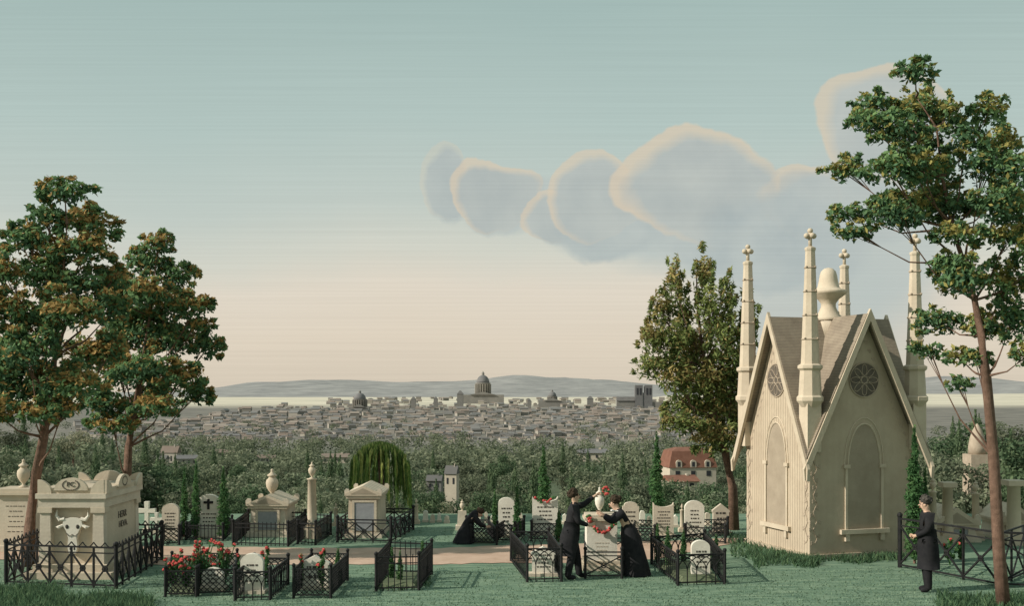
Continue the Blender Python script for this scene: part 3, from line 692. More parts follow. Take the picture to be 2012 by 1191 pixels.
# ------------------------------------------------ big trees
AC=(.44,.29,.11)
big_tree('broadleaf_tree','tallest left tree with dark green and rusty foliage rising behind the bull skull tomb',22.4,[(56,1112),(58,1040),(72,930),(86,860),(98,790),(108,700),(122,560),(132,440)],[.14,.115,.105,.095,.075,.05,.03,.012],
 [(130,380,46,20),(90,425,38,22),(150,430,52,24),(60,472,42,24),(115,492,42,24),(170,484,38,24),(32,545,34,30),(85,545,46,30),(140,562,58,32),(200,545,28,24),(40,615,46,28),(100,628,48,30),(160,620,50,30),(208,604,26,22),(22,685,42,28),(88,697,54,32),(150,694,50,30),(195,684,30,22),(50,765,54,30),(110,762,50,30),(165,757,46,26),(-10,620,40,40),(0,740,40,40),(15,805,34,22),(85,812,46,16),(140,805,34,14)],34000,11,GREEN,AC,.8,size=.062)
big_tree('broadleaf_tree','shorter left tree leaning right with spreading green and rusty crown',28,[(246,1052),(250,940),(252,880),(262,830),(275,740),(295,620),(308,500)],[.14,.11,.10,.08,.06,.035,.012],
 [(312,478,30,18),(282,518,40,24),(340,544,34,22),(248,582,40,26),(300,580,42,26),(350,604,48,24),(398,605,26,18),(225,648,42,28),(285,658,48,30),(345,668,48,28),(406,682,28,20),(235,728,50,30),(300,730,48,28),(355,742,46,24),(215,792,38,24),(275,796,44,22),(330,795,40,20),(375,775,28,16),(240,835,42,14),(265,618,38,24),(400,640,22,12)],28000,12,GREEN,AC,.8,size=.07)
big_tree('poplar_tree','yellow green upright tree standing close behind the left of the chapel',28.3,[(1442,1045),(1440,960),(1425,890),(1405,820),(1385,720),(1372,620),(1368,540)],[.15,.12,.11,.09,.06,.04,.012],
 [(1320,555,13,36),(1385,545,17,38),(1300,612,16,36),(1345,617,23,40),(1388,615,22,44),(1424,600,15,40),(1274,667,20,30),(1320,682,30,42),(1367,692,32,46),(1420,672,28,48),(1280,722,28,22),(1328,748,38,34),(1388,752,40,42),(1438,738,30,48),(1355,804,40,30),(1410,808,42,44),(1335,835,30,16),(1400,865,42,28),(1462,640,15,46),(1478,680,15,50),(1450,820,26,42)],26000,13,[(.06,.095,.04),(.13,.18,.06),(.25,.29,.10),(.40,.40,.17)],(.38,.30,.12),.6,size=.076,aspect=.32,limbw=.03)
big_tree('broadleaf_tree','tall slender tree with twisting trunk and layered crown at the right edge',18.2,[(1972,1200),(1962,1080),(1952,900),(1938,740),(1928,660),(1915,590),(1895,520),(1872,450),(1852,350),(1840,250),(1800,190)],[.12,.10,.09,.08,.065,.05,.042,.034,.024,.016,.006],
 [(1775,162,36,16),(1728,198,40,20),(1790,210,38,22),(1840,190,38,26),(1693,248,36,20),(1748,263,46,26),(1815,257,46,28),(1873,215,24,24),(1930,228,34,24),(1983,278,36,30),(1890,272,36,26),(1673,325,34,20),(1727,344,48,26),(1790,337,48,28),(1850,326,52,32),(1920,330,46,30),(1973,347,38,32),(1690,413,40,14),(1685,455,36,14),(1735,432,44,24),(1795,406,58,30),(1865,400,56,30),(1930,410,44,30),(1990,405,36,38),(1855,470,44,16),(1965,470,46,22),(1865,552,40,30),(1845,525,28,18),(1917,537,42,32),(1965,560,36,32),(1877,628,42,24),(1985,630,36,42),(1940,640,30,24),(1845,690,28,14),(1895,700,28,14),(1990,700,28,22),(1930,705,24,14),(1895,755,20,12),(2020,520,40,50)],36000,14,GREEN,(.38,.33,.11),.7,size=.05,limbw=.026)
def willow():
    Y=30.0; base=Vector(((746-1006)/F*Y,Y,0)); t=thing('weeping_willow','domed weeping willow arching over the plain pediment tomb','tree',base)
    MB().tube([base,base+Vector((.05,0,1.2)),base+Vector((0,0,2.0))],[.1,.08,.05],7).build('trunk',M['bark'],t,True)
    rg=random.Random(5); Rm=.86
    for g_,cols in enumerate([[(.10,.16,.05),(.16,.25,.07)],[(.22,.34,.09),(.32,.43,.12)],[(.44,.50,.15),(.58,.56,.22)],[(.08,.13,.045),(.14,.20,.06)]]):
        cl=[]
        for i in range(42):
            a=rg.uniform(0,2*PI); q=math.sqrt(rg.random()); 
            top=1.40+.74*math.sqrt(max(0,1-q*q)); ln=rg.uniform(.4,1.0)*(.3+q*1.2)
            for j in range(6):
                u=j/5; zz=1.40+.76*math.sqrt(max(0,1-(q*u)**2)); cl.append((base.x+Rm*q*u*math.cos(a),base.y+Rm*q*u*math.sin(a),zz,.03,.03,.04))
            for j in range(12):
                u=j/11; z=top-ln*u; rr=Rm*min(1.06,q+.07*u)
                cl.append((base.x+rr*math.cos(a),base.y+rr*math.sin(a),z,.026,.026,.07))
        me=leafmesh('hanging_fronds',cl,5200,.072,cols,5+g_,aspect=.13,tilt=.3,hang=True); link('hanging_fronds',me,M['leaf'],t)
willow()
def cypress(px,py,w,h,label,seed,n=1100,Yoff=0,cols=CYP):
    k=K(py); p=P(px,py); w*=k;h*=k; t=thing('cypress_shrub',label,'shrub',p)
    MB().tube([p,p+Vector((0,0,h*.8))],[.03,.01],5).build('stem',M['bark'],t)
    cl=[];rg=random.Random(seed)
    for j in range(16):
        u=j/15; r=w*.5*(.55+.5*math.sin(PI*min(1,u*1.1+.15)))*(1-u**4*.8); cl.append((p.x+rg.uniform(-.2,.2)*r,p.y+rg.uniform(-.2,.2)*r,p.z+h*(.08+.88*u),r*.85,r*.85,h*.055))
    me=leafmesh('foliage',cl,n,.032+w*.025,cols,seed,aspect=.35); link('foliage',me,M['leaf'],t)
for i,a in enumerate([(362,1056,18,140,'thin cypress leftmost of three beside the black cross headstone'),(385,1060,20,155,'middle cypress touching the left of the black cross headstone'),(439,1060,28,142,'bushy cypress at the right of the black cross headstone'),
    (972,1052,14,90,'small slim cypress left of the narrow pale headstone'),(1016,1060,18,105,'narrow cypress behind the left arched railing'),(1068,1044,34,168,'tall dark cypress rising behind the red garland headstone'),(1098,1066,16,62,'short shrub beside the standing man'),
    (1292,1108,14,76,'leftmost small cypress inside the long arched railing'),(1312,1120,16,84,'second small cypress inside the long arched railing'),(1343,1112,14,70,'small cypress left of the white headstone in the long railing'),(1407,1118,16,64,'small cypress right of the white headstone in the long railing'),
    (1797,1108,44,270,'tall dark cypress against the right wall of the chapel'),(1290,1030,34,182,'tall grey green cypress behind the rear headstones'),(1818,1090,20,170,'slender cypress between chapel and thin columns'),(1888,1100,14,60,'small shrub behind the right iron fence'),
    (770,1146,12,70,'thin plant at the left of the planted grave'),(786,1150,12,66,'middle plant in the planted grave'),(830,1140,14,78,'tallest plant at the right of the planted grave'),(664,1146,16,66,'small shrub behind the foreground lattice railing'),(1010,1100,14,62,'small shrub inside the left arched railing')]):
    cypress(*a,seed=30+i,n=int(600+a[2]*a[3]*.5))
def rose(px,py,w,h,label,seed,nr=9):
    k=K(py); p=P(px,py); w*=k;h*=k; t=thing('rose_bush',label,'flower',p,None); rg=random.Random(seed)
    b=MB(); cl=[]; heads=[]
    for j in range(nr):
        e=p+Vector((rg.uniform(-.6,.6)*w,rg.uniform(-.15,.15),h*rg.uniform(.5,1))); b.tube([p,p.lerp(e,.5)+Vector((0,0,.05)),e],.008,4); heads.append(e)
        for u in(.4,.7,.95): q=p.lerp(e,u); cl.append((q.x,q.y,q.z,w*.15,w*.15,h*.10))
    b.build('stem',M['cyp'],t); link('foliage',leafmesh('foliage',cl,620,.032,CYP,seed),M['leaf'],t)
    for e in heads:
        b=MB()
        for q in range(5): b.ball(e+Vector((rg.uniform(-.022,.022),rg.uniform(-.03,0),rg.uniform(-.02,.025))),.024,(1,1,.8),4)
        b.build('rose_bloom',M['red'],t)
for i,a in enumerate([(340,1160,30,82,'rose bush at the left end of the leftmost rose bed'),(365,1164,30,76,'low rose bush in the middle of the leftmost rose bed'),(398,1156,36,96,'tallest rose bush heavy with red blooms left of the low headstone'),(440,1156,32,90,'rose bush at the right of the low headstone'),
    (520,1160,18,86,'single rose stem by the foreground white headstone'),(594,1160,20,72,'leafy rose stem left of the low pointed headstone'),(634,1162,18,82,'rose stem behind the low pointed headstone'),(475,1158,18,66,'small rose left of the foreground white headstone'),(1866,1112,26,56,'small rose bush behind the right iron fence')]): rose(*a,seed=60+i,nr=[14,12,22,16,4,4,4,4,4][i])
# ------------------------------------------------ people
def skin(name,joints,edges,m,parent,sub=2,org=None):
    me=bpy.data.meshes.new(name); keys=list(joints); me.from_pydata([joints[k][0] for k in keys],[(keys.index(a),keys.index(b)) for a,b in edges],[]); me.update()
    o=bpy.data.objects.new(name,me); C.objects.link(o); me.materials.append(m)
    o.modifiers.new('s','SKIN').use_smooth_shade=True; lay=me.skin_vertices[0] if me.skin_vertices else None
    if lay is None:
        bpy.context.view_layer.objects.active=o; bpy.ops.mesh.customdata_skin_add(); lay=me.skin_vertices[0]
    for i,k_ in enumerate(keys):
        r=joints[k_][1]; lay.data[i].radius=(r,r) if not isinstance(r,tuple) else r; lay.data[i].use_root=(i==0)
    s=o.modifiers.new('d','SUBSURF'); s.levels=s.render_levels=sub
    dg=bpy.context.evaluated_depsgraph_get(); nm=bpy.data.meshes.new_from_object(o.evaluated_get(dg)); bpy.data.objects.remove(o)
    nm.name=name; nm.transform(Matrix.Translation(org) if isinstance(org,Vector) else org)
    if not nm.materials: nm.materials.append(m)
    q=bpy.data.objects.new(name,nm); C.objects.link(q); q.parent=parent; nm.transform(Matrix.Translation(-ORG[parent.name])); ORG[q.name]=ORG[parent.name]
    nm.polygons.foreach_set('use_smooth',[True]*len(nm.polygons))
    return q
def hand(J,E,key,w,d,side):
    d=Vector(d).normalized(); s=d.cross(Vector((0,1,0)));
    if s.length<.2: s=Vector((0,0,1))
    s.normalize(); w=Vector(w)
    J[key+'p']=(tuple(w+d*.05),.026); E.append((key,key+'p'))
    for i,(o,l) in enumerate(((-.024,.062),(-.008,.075),(.008,.07),(.024,.052))):
        a=w+d*.09+s*o; J[key+'k%d'%i]=(tuple(a),.010); E.append((key+'p',key+'k%d'%i))
        m_=a+d*l*.5+Vector((0,side*.006,0)); J[key+'m%d'%i]=(tuple(m_),.008); E.append((key+'k%d'%i,key+'m%d'%i))
        e_=a+d*l*.8+Vector((0,side*.03,0)); J[key+'t%d'%i]=(tuple(e_),.006); E.append((key+'m%d'%i,key+'t%d'%i))
    a=w+d*.04+s*-.034; J[key+'h0']=(tuple(a),.011); J[key+'h1']=(tuple(a+d*.03+s*-.02),.009); E+= [(key+'p',key+'h0'),(key+'h0',key+'h1')]
def loft(rings,fr,n=22,wob=0,seed=0,nf=9):
    b=MB(fr); vs=[];fs=[]
    for i,(cx,cy,cz,rx,ry) in enumerate(rings):
        for k_ in range(n):
            a=2*PI*k_/n; q=1+wob*i/len(rings)*math.sin(a*nf+seed); vs.append((cx+rx*q*math.cos(a),cy+ry*q*math.sin(a),cz))
    for i in range(len(rings)-1):
        for k_ in range(n): fs.append((i*n+k_,i*n+(k_+1)%n,(i+1)*n+(k_+1)%n,(i+1)*n+k_))
    fs.append(tuple(range(n))); fs.append(tuple(range((len(rings)-1)*n,len(rings)*n))[::-1])
    return b.add(vs,fs)
def person(base,rot,label,pose,scale=1.0,hairm='hair',dress=False,collar=False):
    T=Matrix.Translation(base)@Matrix.Rotation(rot,4,'Z')@Matrix.Scale(scale,4)
    t=thing('person',label,'person',base); p=pose
    J={'pel':(p['pel'],.12),'sp':(p['sp'],.105),'ch':(p['ch'],.13),'nk':(p['nk'],.05),'hd0':(p['hd'],.068)}
    hd=Vector(p['hd']); f=Vector(p['face']).normalized(); upv=Vector((0,0,1))-f*f.z; upv.normalize(); sd=upv.cross(f)
    J['hd1']=(tuple(hd+upv*.09-f*.015),.082); J['ns']=(tuple(hd+upv*.035+f*.085),.014); J['ns2']=(tuple(hd+upv*.025+f*.108),.010); J['cn']=(tuple(hd-upv*.045+f*.05),.035)
    E=[('pel','sp'),('sp','ch'),('ch','nk'),('nk','hd0'),('hd0','hd1'),('hd0','ns'),('ns','ns2'),('hd0','cn')]
    for s,k_ in((1,'l'),(-1,'r')):
        J['ear'+k_]=(tuple(hd+upv*.04+sd*s*.078),.016); E.append(('hd0','ear'+k_))
        sh,el,wr,hdir=p['arm'+k_]
        J['sh'+k_]=(sh,.055); J['el'+k_]=(el,.038); J['w'+k_]=(wr,.025); E+=[('ch','sh'+k_),('sh'+k_,'el'+k_),('el'+k_,'w'+k_)]
        hand(J,E,'w'+k_,wr,hdir,-s)
        hip,kn,an,toe=p['leg'+k_]; J['hi'+k_]=(hip,.075);J['kn'+k_]=(kn,.048);J['an'+k_]=(an,.030);J['to'+k_]=(toe,.025)
        E+=[('pel','hi'+k_),('hi'+k_,'kn'+k_),('kn'+k_,'an'+k_),('an'+k_,'to'+k_)]
    skin('body',J,E,M['skin'],t,2,T)
    b=MB(T)
    for s in(1,-1): b.ball(hd+upv*.05+f*.074+sd*s*.03,.010,n=5)
    b.each('eye',M['dark'],t)
    b=MB(T); b.tube([hd-upv*.012+f*.083+sd*.022,hd-upv*.014+f*.09,hd-upv*.012+f*.083-sd*.022],.005,4); b.build('mouth',M['red'],t)
    b=MB(T@Matrix.Translation(hd+upv*.088-f*.032)@ (Matrix((sd,-f,upv)).transposed().to_4x4()))
    rg=random.Random(3)
    b.ball((0,.01,.015),.104,(.95,1.0,.95),10)
    for i in range(30):
        a=rg.uniform(0,2*PI); z=rg.uniform(-.5,1); r=math.sqrt(max(0,1-z*z)); 
        if math.sin(a)*r<-.3 and z<.35: continue
        b.ball((.09*r*math.cos(a),.01+.095*r*math.sin(a),.02+.09*z),.028,n=5)
    if dress: b.ball((0,.09,.05),.05,n=7); b.ball((.075,-.03,-.02),.025,n=5); b.ball((-.075,-.03,-.02),.025,n=5)
    b.build('hair',M[hairm],t,True)
    J2={'pel':(p['pel'],.155 if not dress else .11),'sp':(p['sp'],.145 if not dress else .095),'ch':(p['ch'],.175 if not dress else .14),'nk':(tuple(Vector(p['nk'])-Vector((0,0,.03))),.062)}
    E2=[('pel','sp'),('sp','ch'),('ch','nk')]
    for s,k_ in((1,'l'),(-1,'r')):
        sh,el,wr,hdir=p['arm'+k_]; J2['sh'+k_]=(sh,.09);J2['el'+k_]=(el,.065 if not dress else .08);J2['w'+k_]=(tuple(Vector(wr)-(Vector(wr)-Vector(el)).normalized()*.01),.042); E2+=[('ch','sh'+k_),('sh'+k_,'el'+k_),('el'+k_,'w'+k_)]
    skin('coat' if not dress else 'bodice',J2,E2,M['cloth'],t,2,T)
    if collar:
        nk=Vector(p['nk']); b=MB(T)
        for i in range(14):
            a=i*2*PI/14; b.ball(nk+Vector((.09*math.cos(a),.11*math.sin(a),-.03)),.035,(1,1,.5),5)
        b.build('collar',M['lace'],t,True)
    else:
        nk=Vector(p['nk']); MB(T).lathe([(.064,-.03),(.066,.0),(.056,.02)],nk,12).build('collar',M['cloth'],t)
    if dress: loft(p['skirt'],T,26,.10,1).build('skirt',M['cloth'],t,True)
    else:
        loft(p['tails'],T,22,.06,1,5).build('coat_tails',M['cloth'],t,True)
        J3={'pel':(p['pel'],.13)};E3=[]
        for k_ in 'lr':
            hip,kn,an,toe=p['leg'+k_]; J3['hi'+k_]=(hip,.115);J3['kn'+k_]=(kn,.092);J3['an'+k_]=(tuple(an),.07); J3['f'+k_]=((an[0]+.01,an[1],.045),.062); E3+=[('pel','hi'+k_),('hi'+k_,'kn'+k_),('kn'+k_,'an'+k_),('an'+k_,'f'+k_)]
        skin('trousers',J3,E3,M['cloth'],t,2,T)
    for k_ in 'lr':
        hip,kn,an,toe=p['leg'+k_]; a=Vector(an); c=Vector(toe); a.z=max(.045,an[2]-.02)
        skin('shoe',{'h':(tuple(a-(c-a)*.2),.056),'m':(tuple(a.lerp(c,.5)-Vector((0,0,.005))),.052),'t':(tuple(c+(c-a)*.1),.042)},[('h','m'),('m','t')],M['cloth'],t,1,T)
    return t
manA=dict(pel=(0,0,.93),sp=(0,0,1.12),ch=(.02,0,1.33),nk=(.05,0,1.49),hd=(.07,0,1.57),face=(1,0,.18),
 arml=((.03,.16,1.40),(.25,.15,1.42),(.46,.12,1.60),(.8,0,.4)),armr=((.04,-.17,1.40),(.08,-.22,1.14),(.30,-.16,1.06),(.9,.1,.2)),
 legl=((0,.09,.88),(.10,.10,.48),(.16,.10,.08),(.30,.11,.035)),legr=((0,-.09,.88),(-.02,-.10,.48),(-.10,-.10,.08),(.05,-.12,.035)),
 tails=[(0,0,1.12,.15,.18),(-.01,0,1.0,.165,.2),(-.04,0,.85,.19,.21),(-.07,0,.65,.18,.2),(-.09,0,.46,.16,.19)])
pa=P(1124,1138); person(pa,math.radians(6),'man in black tailcoat reaching up to the altar pedestal with a wreath',manA,1.0)
wom=dict(pel=(-.02,0,.88),sp=(.06,0,1.03),ch=(.16,0,1.19),nk=(.25,0,1.32),hd=(.30,0,1.39),face=(1,0,-.12),
 arml=((.17,.15,1.24),(.34,.17,1.08),(.52,.06,1.18),(.8,0,.5)),armr=((.18,-.15,1.24),(.34,-.18,1.08),(.52,-.10,1.20),(.8,0,.5)),
 legl=((0,.08,.82),(.05,.09,.46),(-.02,.09,.08),(.14,.09,.035)),legr=((0,-.08,.82),(0,-.09,.46),(-.08,-.09,.08),(.08,-.09,.035)),
 skirt=[(.05,0,1.04,.10,.11),(.01,0,.95,.15,.16),(-.03,0,.8,.19,.19),(-.07,0,.55,.22,.22),(-.11,0,.3,.25,.25),(-.13,0,.1,.28,.28),(-.14,0,.015,.29,.29)])
pw=P(1236,1131); person(pw,PI+math.radians(-4),'woman in long black dress with white collar leaning over the altar pedestal',wom,1.0,dress=True,collar=True)
manB=dict(pel=(0,0,.93),sp=(0,0,1.12),ch=(.0,0,1.33),nk=(.02,0,1.48),hd=(.05,0,1.56),face=(1,0,-.1),
 arml=((0,.18,1.40),(.04,.22,1.14),(.22,.08,1.02),(.5,-.8,0)),armr=((0,-.18,1.40),(.0,-.22,1.13),(.20,-.10,1.00),(.6,.7,0)),
 legl=((0,.09,.88),(.02,.09,.48),(0,.09,.08),(.14,.10,.035)),legr=((0,-.09,.88),(.01,-.09,.48),(-.03,-.09,.08),(.12,-.12,.035)),
 tails=[(0,0,1.14,.155,.19),(0,0,1.0,.17,.2),(-.01,0,.8,.185,.21),(-.02,0,.6,.19,.21),(-.02,0,.42,.195,.21)])
person(P(1822,1163),math.radians(172),'man in long black coat standing with clasped hands before the right iron fence',manB,1.0,hairm='greyhair')
kn=dict(pel=(-.02,0,.42),sp=(.12,0,.62),ch=(.23,0,.76),nk=(.32,0,.82),hd=(.40,0,.80),face=(.8,0,-.6),
 arml=((.25,.14,.74),(.40,.18,.54),(.58,.06,.46),(1,0,0)),armr=((.25,-.14,.74),(.40,-.2,.54),(.58,-.08,.46),(1,0,0)),
 legl=((0,.08,.38),(.2,.1,.08),(-.12,.1,.06),(-.24,.1,.04)),legr=((0,-.08,.38),(.2,-.1,.08),(-.12,-.1,.06),(-.24,-.1,.04)),
 skirt=[(.12,0,.62,.12,.14),(.05,0,.48,.19,.2),(.0,0,.32,.24,.25),(-.03,0,.15,.28,.28),(-.05,0,.02,.32,.30)])
base=P(915,1068); t=person(base,math.radians(12),'mourner in black veil kneeling over a small lattice railed grave',kn,.84,dress=True)
T=Matrix.Translation(base)@Matrix.Rotation(math.radians(12),4,'Z')@Matrix.Scale(.84,4)
skin('veil',{'a':((.37,0,.88),.105),'b':((.26,0,.84),.13),'c':((.12,0,.66),.15),'d':((-.02,0,.42),.16),'e':((-.14,0,.18),.13)},[('a','b'),('b','c'),('c','d'),('d','e')],M['cloth'],t,2,T)
# ------------------------------------------------ slope trees
def crown_mesh(seed,cols,conif=False):
    rg=random.Random(seed); cl=[]
    if conif:
        for j in range(9):
            u=j/8; r=.26*(1-u)**.7+.03; cl.append((0,0,.15+.8*u,r,r,.1))
    else:
        cl.append((0,0,.50,.26,.26,.28))
        for j in range(10):
            a=rg.uniform(0,2*PI); z=rg.uniform(.3,.86); r=.30*math.sin(PI*min(.95,z)); cl.append((math.cos(a)*r,math.sin(a)*r,z,rg.uniform(.13,.2),rg.uniform(.13,.2),rg.uniform(.10,.15)))
    me=leafmesh('crown',cl,2600,.022,cols,seed,aspect=.6,shell=.28,tilt=.45)
    me.materials.append(M['leaf']); return me
tv=[crown_mesh(200,OLIVE),crown_mesh(201,sc(OLIVE,.62)),crown_mesh(202,sc(OLIVE,1.2))]+[crown_mesh(210,[(.035,.06,.035),(.065,.105,.055),(.12,.17,.09),(.20,.25,.13)]),crown_mesh(213,[(.12,.13,.08),(.20,.21,.13),(.31,.30,.20),(.42,.40,.28)]),crown_mesh(214,[(.04,.07,.035),(.08,.125,.065),(.14,.19,.10),(.22,.26,.15)],True)]
tb=MB().tube([(0,0,-.15),(0.01,0,.2),(0,0,.6)],[.035,.025,.012],6).build('trunk',M['bark']); tm=tb.data; bpy.data.objects.remove(tb)
kinds=['rounded olive tree in the wood below the cemetery','dark olive rounded tree in the wood below the cemetery','light olive rounded tree in the wood below the cemetery','dark green bushy tree in the wood below the cemetery','pale yellowish tree in the wood below the cemetery','narrow pointed tree in the wood below the cemetery']
cnt=0; Y=43.0; rg=random.Random(21)
def limit(px,y):
    l=966 if y<60 else 936 if y<100 else 910 if y<170 else 892
    if px<330 or px>1800: l-=90
    l+=rg.uniform(-26,34)
    if 1295<px<1430 and y<182: l=max(l,rg.uniform(922,946))
    if 828<px<905 and y<125: l=max(l,962)
    if 285<px<395 and y<540: l=max(l,908)
    if 630<px<690 and y<540: l=max(l,905)
    if 1130<px<1200 and y<540: l=max(l,900)
    return l
while Y<430:
    n_=15+Y*.016; 
    for i in range(int(n_)+1):
        u=-.55+1.1*(i+rg.uniform(.1,.9))/n_; y=Y*rg.uniform(.94,1.08); x=u*y; z=TZ(x,y)
        h=rg.uniform(4.0,6.6)+y*.018
        px=1006+2100*u
        if (1290<px<1440 and 160<y<195) : continue
        v=rg.choice([0,1,2,0,1,1,3,3,3,4,5,5,5]); 
        if cnt>=296: break
        zt=CH-(limit(px,y)-(18 if v==5 else 0)-HY)*y/F; h=min(h,(zt-z)/(1.25 if v==5 else 1.0))
        if h<1.3: continue
        t=thing('wood_tree',kinds[v],'tree',(x,y,z),'trees in the wood below the cemetery')
        s=(h*rg.uniform(.85,1.2),h*rg.uniform(.85,1.2),h)
        if v==5: s=(h*.5,h*.5,h*1.25)
        rz=rg.uniform(0,6.28)
        for nm,me in(('trunk',tm),('crown',tv[v])):
            o=bpy.data.objects.new(nm,me); C.objects.link(o); o.parent=t; o.scale=s; o.rotation_euler=(0,0,rz)
        cnt+=1
    Y*=1.15
print('trees',cnt)
cl=[]; 
for i in range(1300):
    y=math.exp(rg.uniform(math.log(420),math.log(900))); u=rg.uniform(-.56,.56)
    if i%8==0: y=rg.uniform(900,1500)
    x=u*y; z=TZ(x,y); h=rg.uniform(6.5,12); 
    px=1006+F*u
    if y<640 and (285<px<395 or 630<px<690 or 1130<px<1200 or 490<px<545): h*=.5
    cl.append((x,y,z+h*.45,h*.6,h*.6,h*.5))
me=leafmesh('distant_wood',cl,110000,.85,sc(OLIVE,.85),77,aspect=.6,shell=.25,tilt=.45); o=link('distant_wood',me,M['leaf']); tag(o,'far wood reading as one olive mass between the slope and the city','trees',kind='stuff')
# ------------------------------------------------ houses in the wood
def house(px,py,w,h,Y,label,roofm='redroof',rh=.35,nw=3,wallm='housewall',dep=1.0,mansard=False,name='house',grp=None):
    k=Y/F; p=PW(px,py,Y); w*=k;h*=k; fr=Matrix.Translation(p)@Matrix.Rotation(R.uniform(-.2,.2),4,'Z'); d=w*dep; a=w/2
    t=thing(name,label,'house',(p.x,p.y,p.z),grp); hw=h*(1-rh)
    MB(fr).box(-a,a,0,d,-8,hw).build('wall',M[wallm],t)
    if mansard:
        b=MB(fr); b.taper(0,d/2,hw,h*.9,a*1.05,d/2*1.05,a*.86,d/2*.8); b.taper(0,d/2,h*.9,h,a*.86,d/2*.8,a*.5,d*.1); r=b.build('roof',M[roofm],t)
        for i in range(3):
            x=-a*.62+a*.62*i; z=hw+.05
            fx=MB(fr); fx.prism([(x-w*.065,z),(x+w*.065,z),(x+w*.065,z+h*.14)]+[(x+w*.065*math.cos(q*PI/6),z+h*.14+w*.06*math.sin(q*PI/6)) for q in range(1,6)]+[(x-w*.065,z+h*.14)],-.15,d*.2); fx.build('dormer',M['housewall'],r)
            MB(fr).box(x-w*.03,x+w*.03,-.17,-.1,z+.1,z+h*.17).build('dormer_window',M['glass'],r)
    else:
        b=MB(fr); b.prismx([(-.1*d,hw),(1.1*d,hw),(d/2,h)],-a*1.06,a*1.06); r=b.build('roof',M[roofm],t)
        MB(fr).box(a*.4,a*.55,d*.4,d*.55,hw,h*1.08).build('chimney',M[wallm],r)
    for i in range(nw):
        x=-a+w*(i+.5)/nw; f=MB(fr).box(x-w*.07/nw*2,x+w*.07/nw*2,-.03*k*20,.01,hw*.35,hw*.75).build('window',M['glass'],t)
    return t
house(1362,945,94,64,175,'cream villa with red mansard roof and arched dormers left of the chapel',mansard=True,rh=.6,dep=.8)
house(1345,962,60,26,165,'low cream outbuilding in front of the red roofed villa',nw=2,rh=.4)
house(885,962,24,46,120,'narrow house with dark gable among the trees at the centre',roofm='cr0',nw=2)
house(852,965,30,30,110,'small grey cottage left of the narrow gabled house',roofm='cr0',wallm='cw1',nw=2)
for i,(px,py,w,h,Y) in enumerate([(332,915,34,38,560),(308,917,36,22,540),(366,915,40,20,550),(658,912,52,20,620),(870,908,60,20,640),(1165,905,60,22,640),(520,912,40,18,640),(1240,895,50,16,700),(760,900,36,16,700),(440,900,40,16,700),(1010,900,40,16,720),(250,905,40,20,640)]):
    house(px,py,w,h,Y,['pale square house with tower like block at the left of the far wood','low pale house directly left of the tower like block','low pale house right of the tower like block','long low house in the far wood left of the willow','long house in the far wood above the small gabled cottage','long house in the far wood right of the centre','low house in the far wood above the urn tomb','low house in the far wood near the tall grey cypress','small house in the far wood above the willow','small house in the far wood above the cypresses','small house in the far wood above the narrow pale headstone','low house in the far wood beside the second left tree'][i],roofm=['cr1','cr0','cr2'][i%3],nw=4,dep=.5,wallm=['cw2','housewall'][i%2])
# ------------------------------------------------ city
hm=[]
for i in range(6):
    w=1;hh=.45+.12*(i%3); b=MB(); b.box(-.5,.5,-.35,.35,-.3,hh)
    ob=b.build('wall',M['cw%d'%(i%3)]); wm=ob.data; bpy.data.objects.remove(ob)
    b=MB()
    if i%2: b.prismx([(-.4,hh),(.4,hh),(0,hh+.26)],-.53,.53)
    else: b.taper(0,0,hh,hh+.2,.54,.4,.36,.08)
    b.box(.2,.27,-.05,.05,hh,hh+.36)
    ob=b.build('roof',M['cr%d'%((i//2)%3)]); rm=ob.data; bpy.data.objects.remove(ob)
    hm.append((wm,rm))
rg=random.Random(99); sites=[]
for i in range(3200):
    py=784+(878-784)*rg.random()**1.1; Yc=F*(CH+45)/(py-HY); px=rg.uniform(150,1440)
    if Yc>7600: continue
    lo=150 if py>835 else 300+ (835-py)*7
    if px<lo: continue
    if py<798 and (not(640<px<1430) or rg.random()<.5): continue
    if py>868 and rg.random()<.6: continue
    sites.append((Yc,px))
sites.sort()
city_stuff={0:MB(),1:MB()}
for i,(Yc,px) in enumerate(sites):
    x=(px-1006)/F*Yc; k=Yc/F; w=rg.uniform(8,18)*k*(1.0 if Yc<2500 else .75); v=rg.randrange(6); rz=rg.choice([0,0,.15,-.2,1.4,.5])+rg.uniform(-.1,.1)
    sz=(w,w*.8,min(w*.75,20)*rg.uniform(.8,1.15)); z=TZ(x,Yc)
    if i<290:
        t=thing('town_house',['grey town house in the crowded city below','brown roofed town house in the crowded city below','pale town house in the crowded city below'][v%3],'house',(x,Yc,z),'houses of the city')
        for nm,me in(('wall',hm[v][0]),('roof',hm[v][1])):
            o=bpy.data.objects.new(nm,me); C.objects.link(o); o.parent=t; o.scale=sz; o.rotation_euler=(0,0,rz)
    else:
        fr=Matrix.Translation((x,Yc,z))@Matrix.Rotation(rz,4,'Z')@Matrix.Diagonal((*sz,1)); hh=.45+.12*(v%3)
        b=city_stuff[0]; b.fr=fr; b.box(-.5,.5,-.35,.35,-.3,hh); b=city_stuff[1]; b.fr=fr; b.prismx([(-.4,hh),(.4,hh),(0,hh+.26)],-.53,.53)
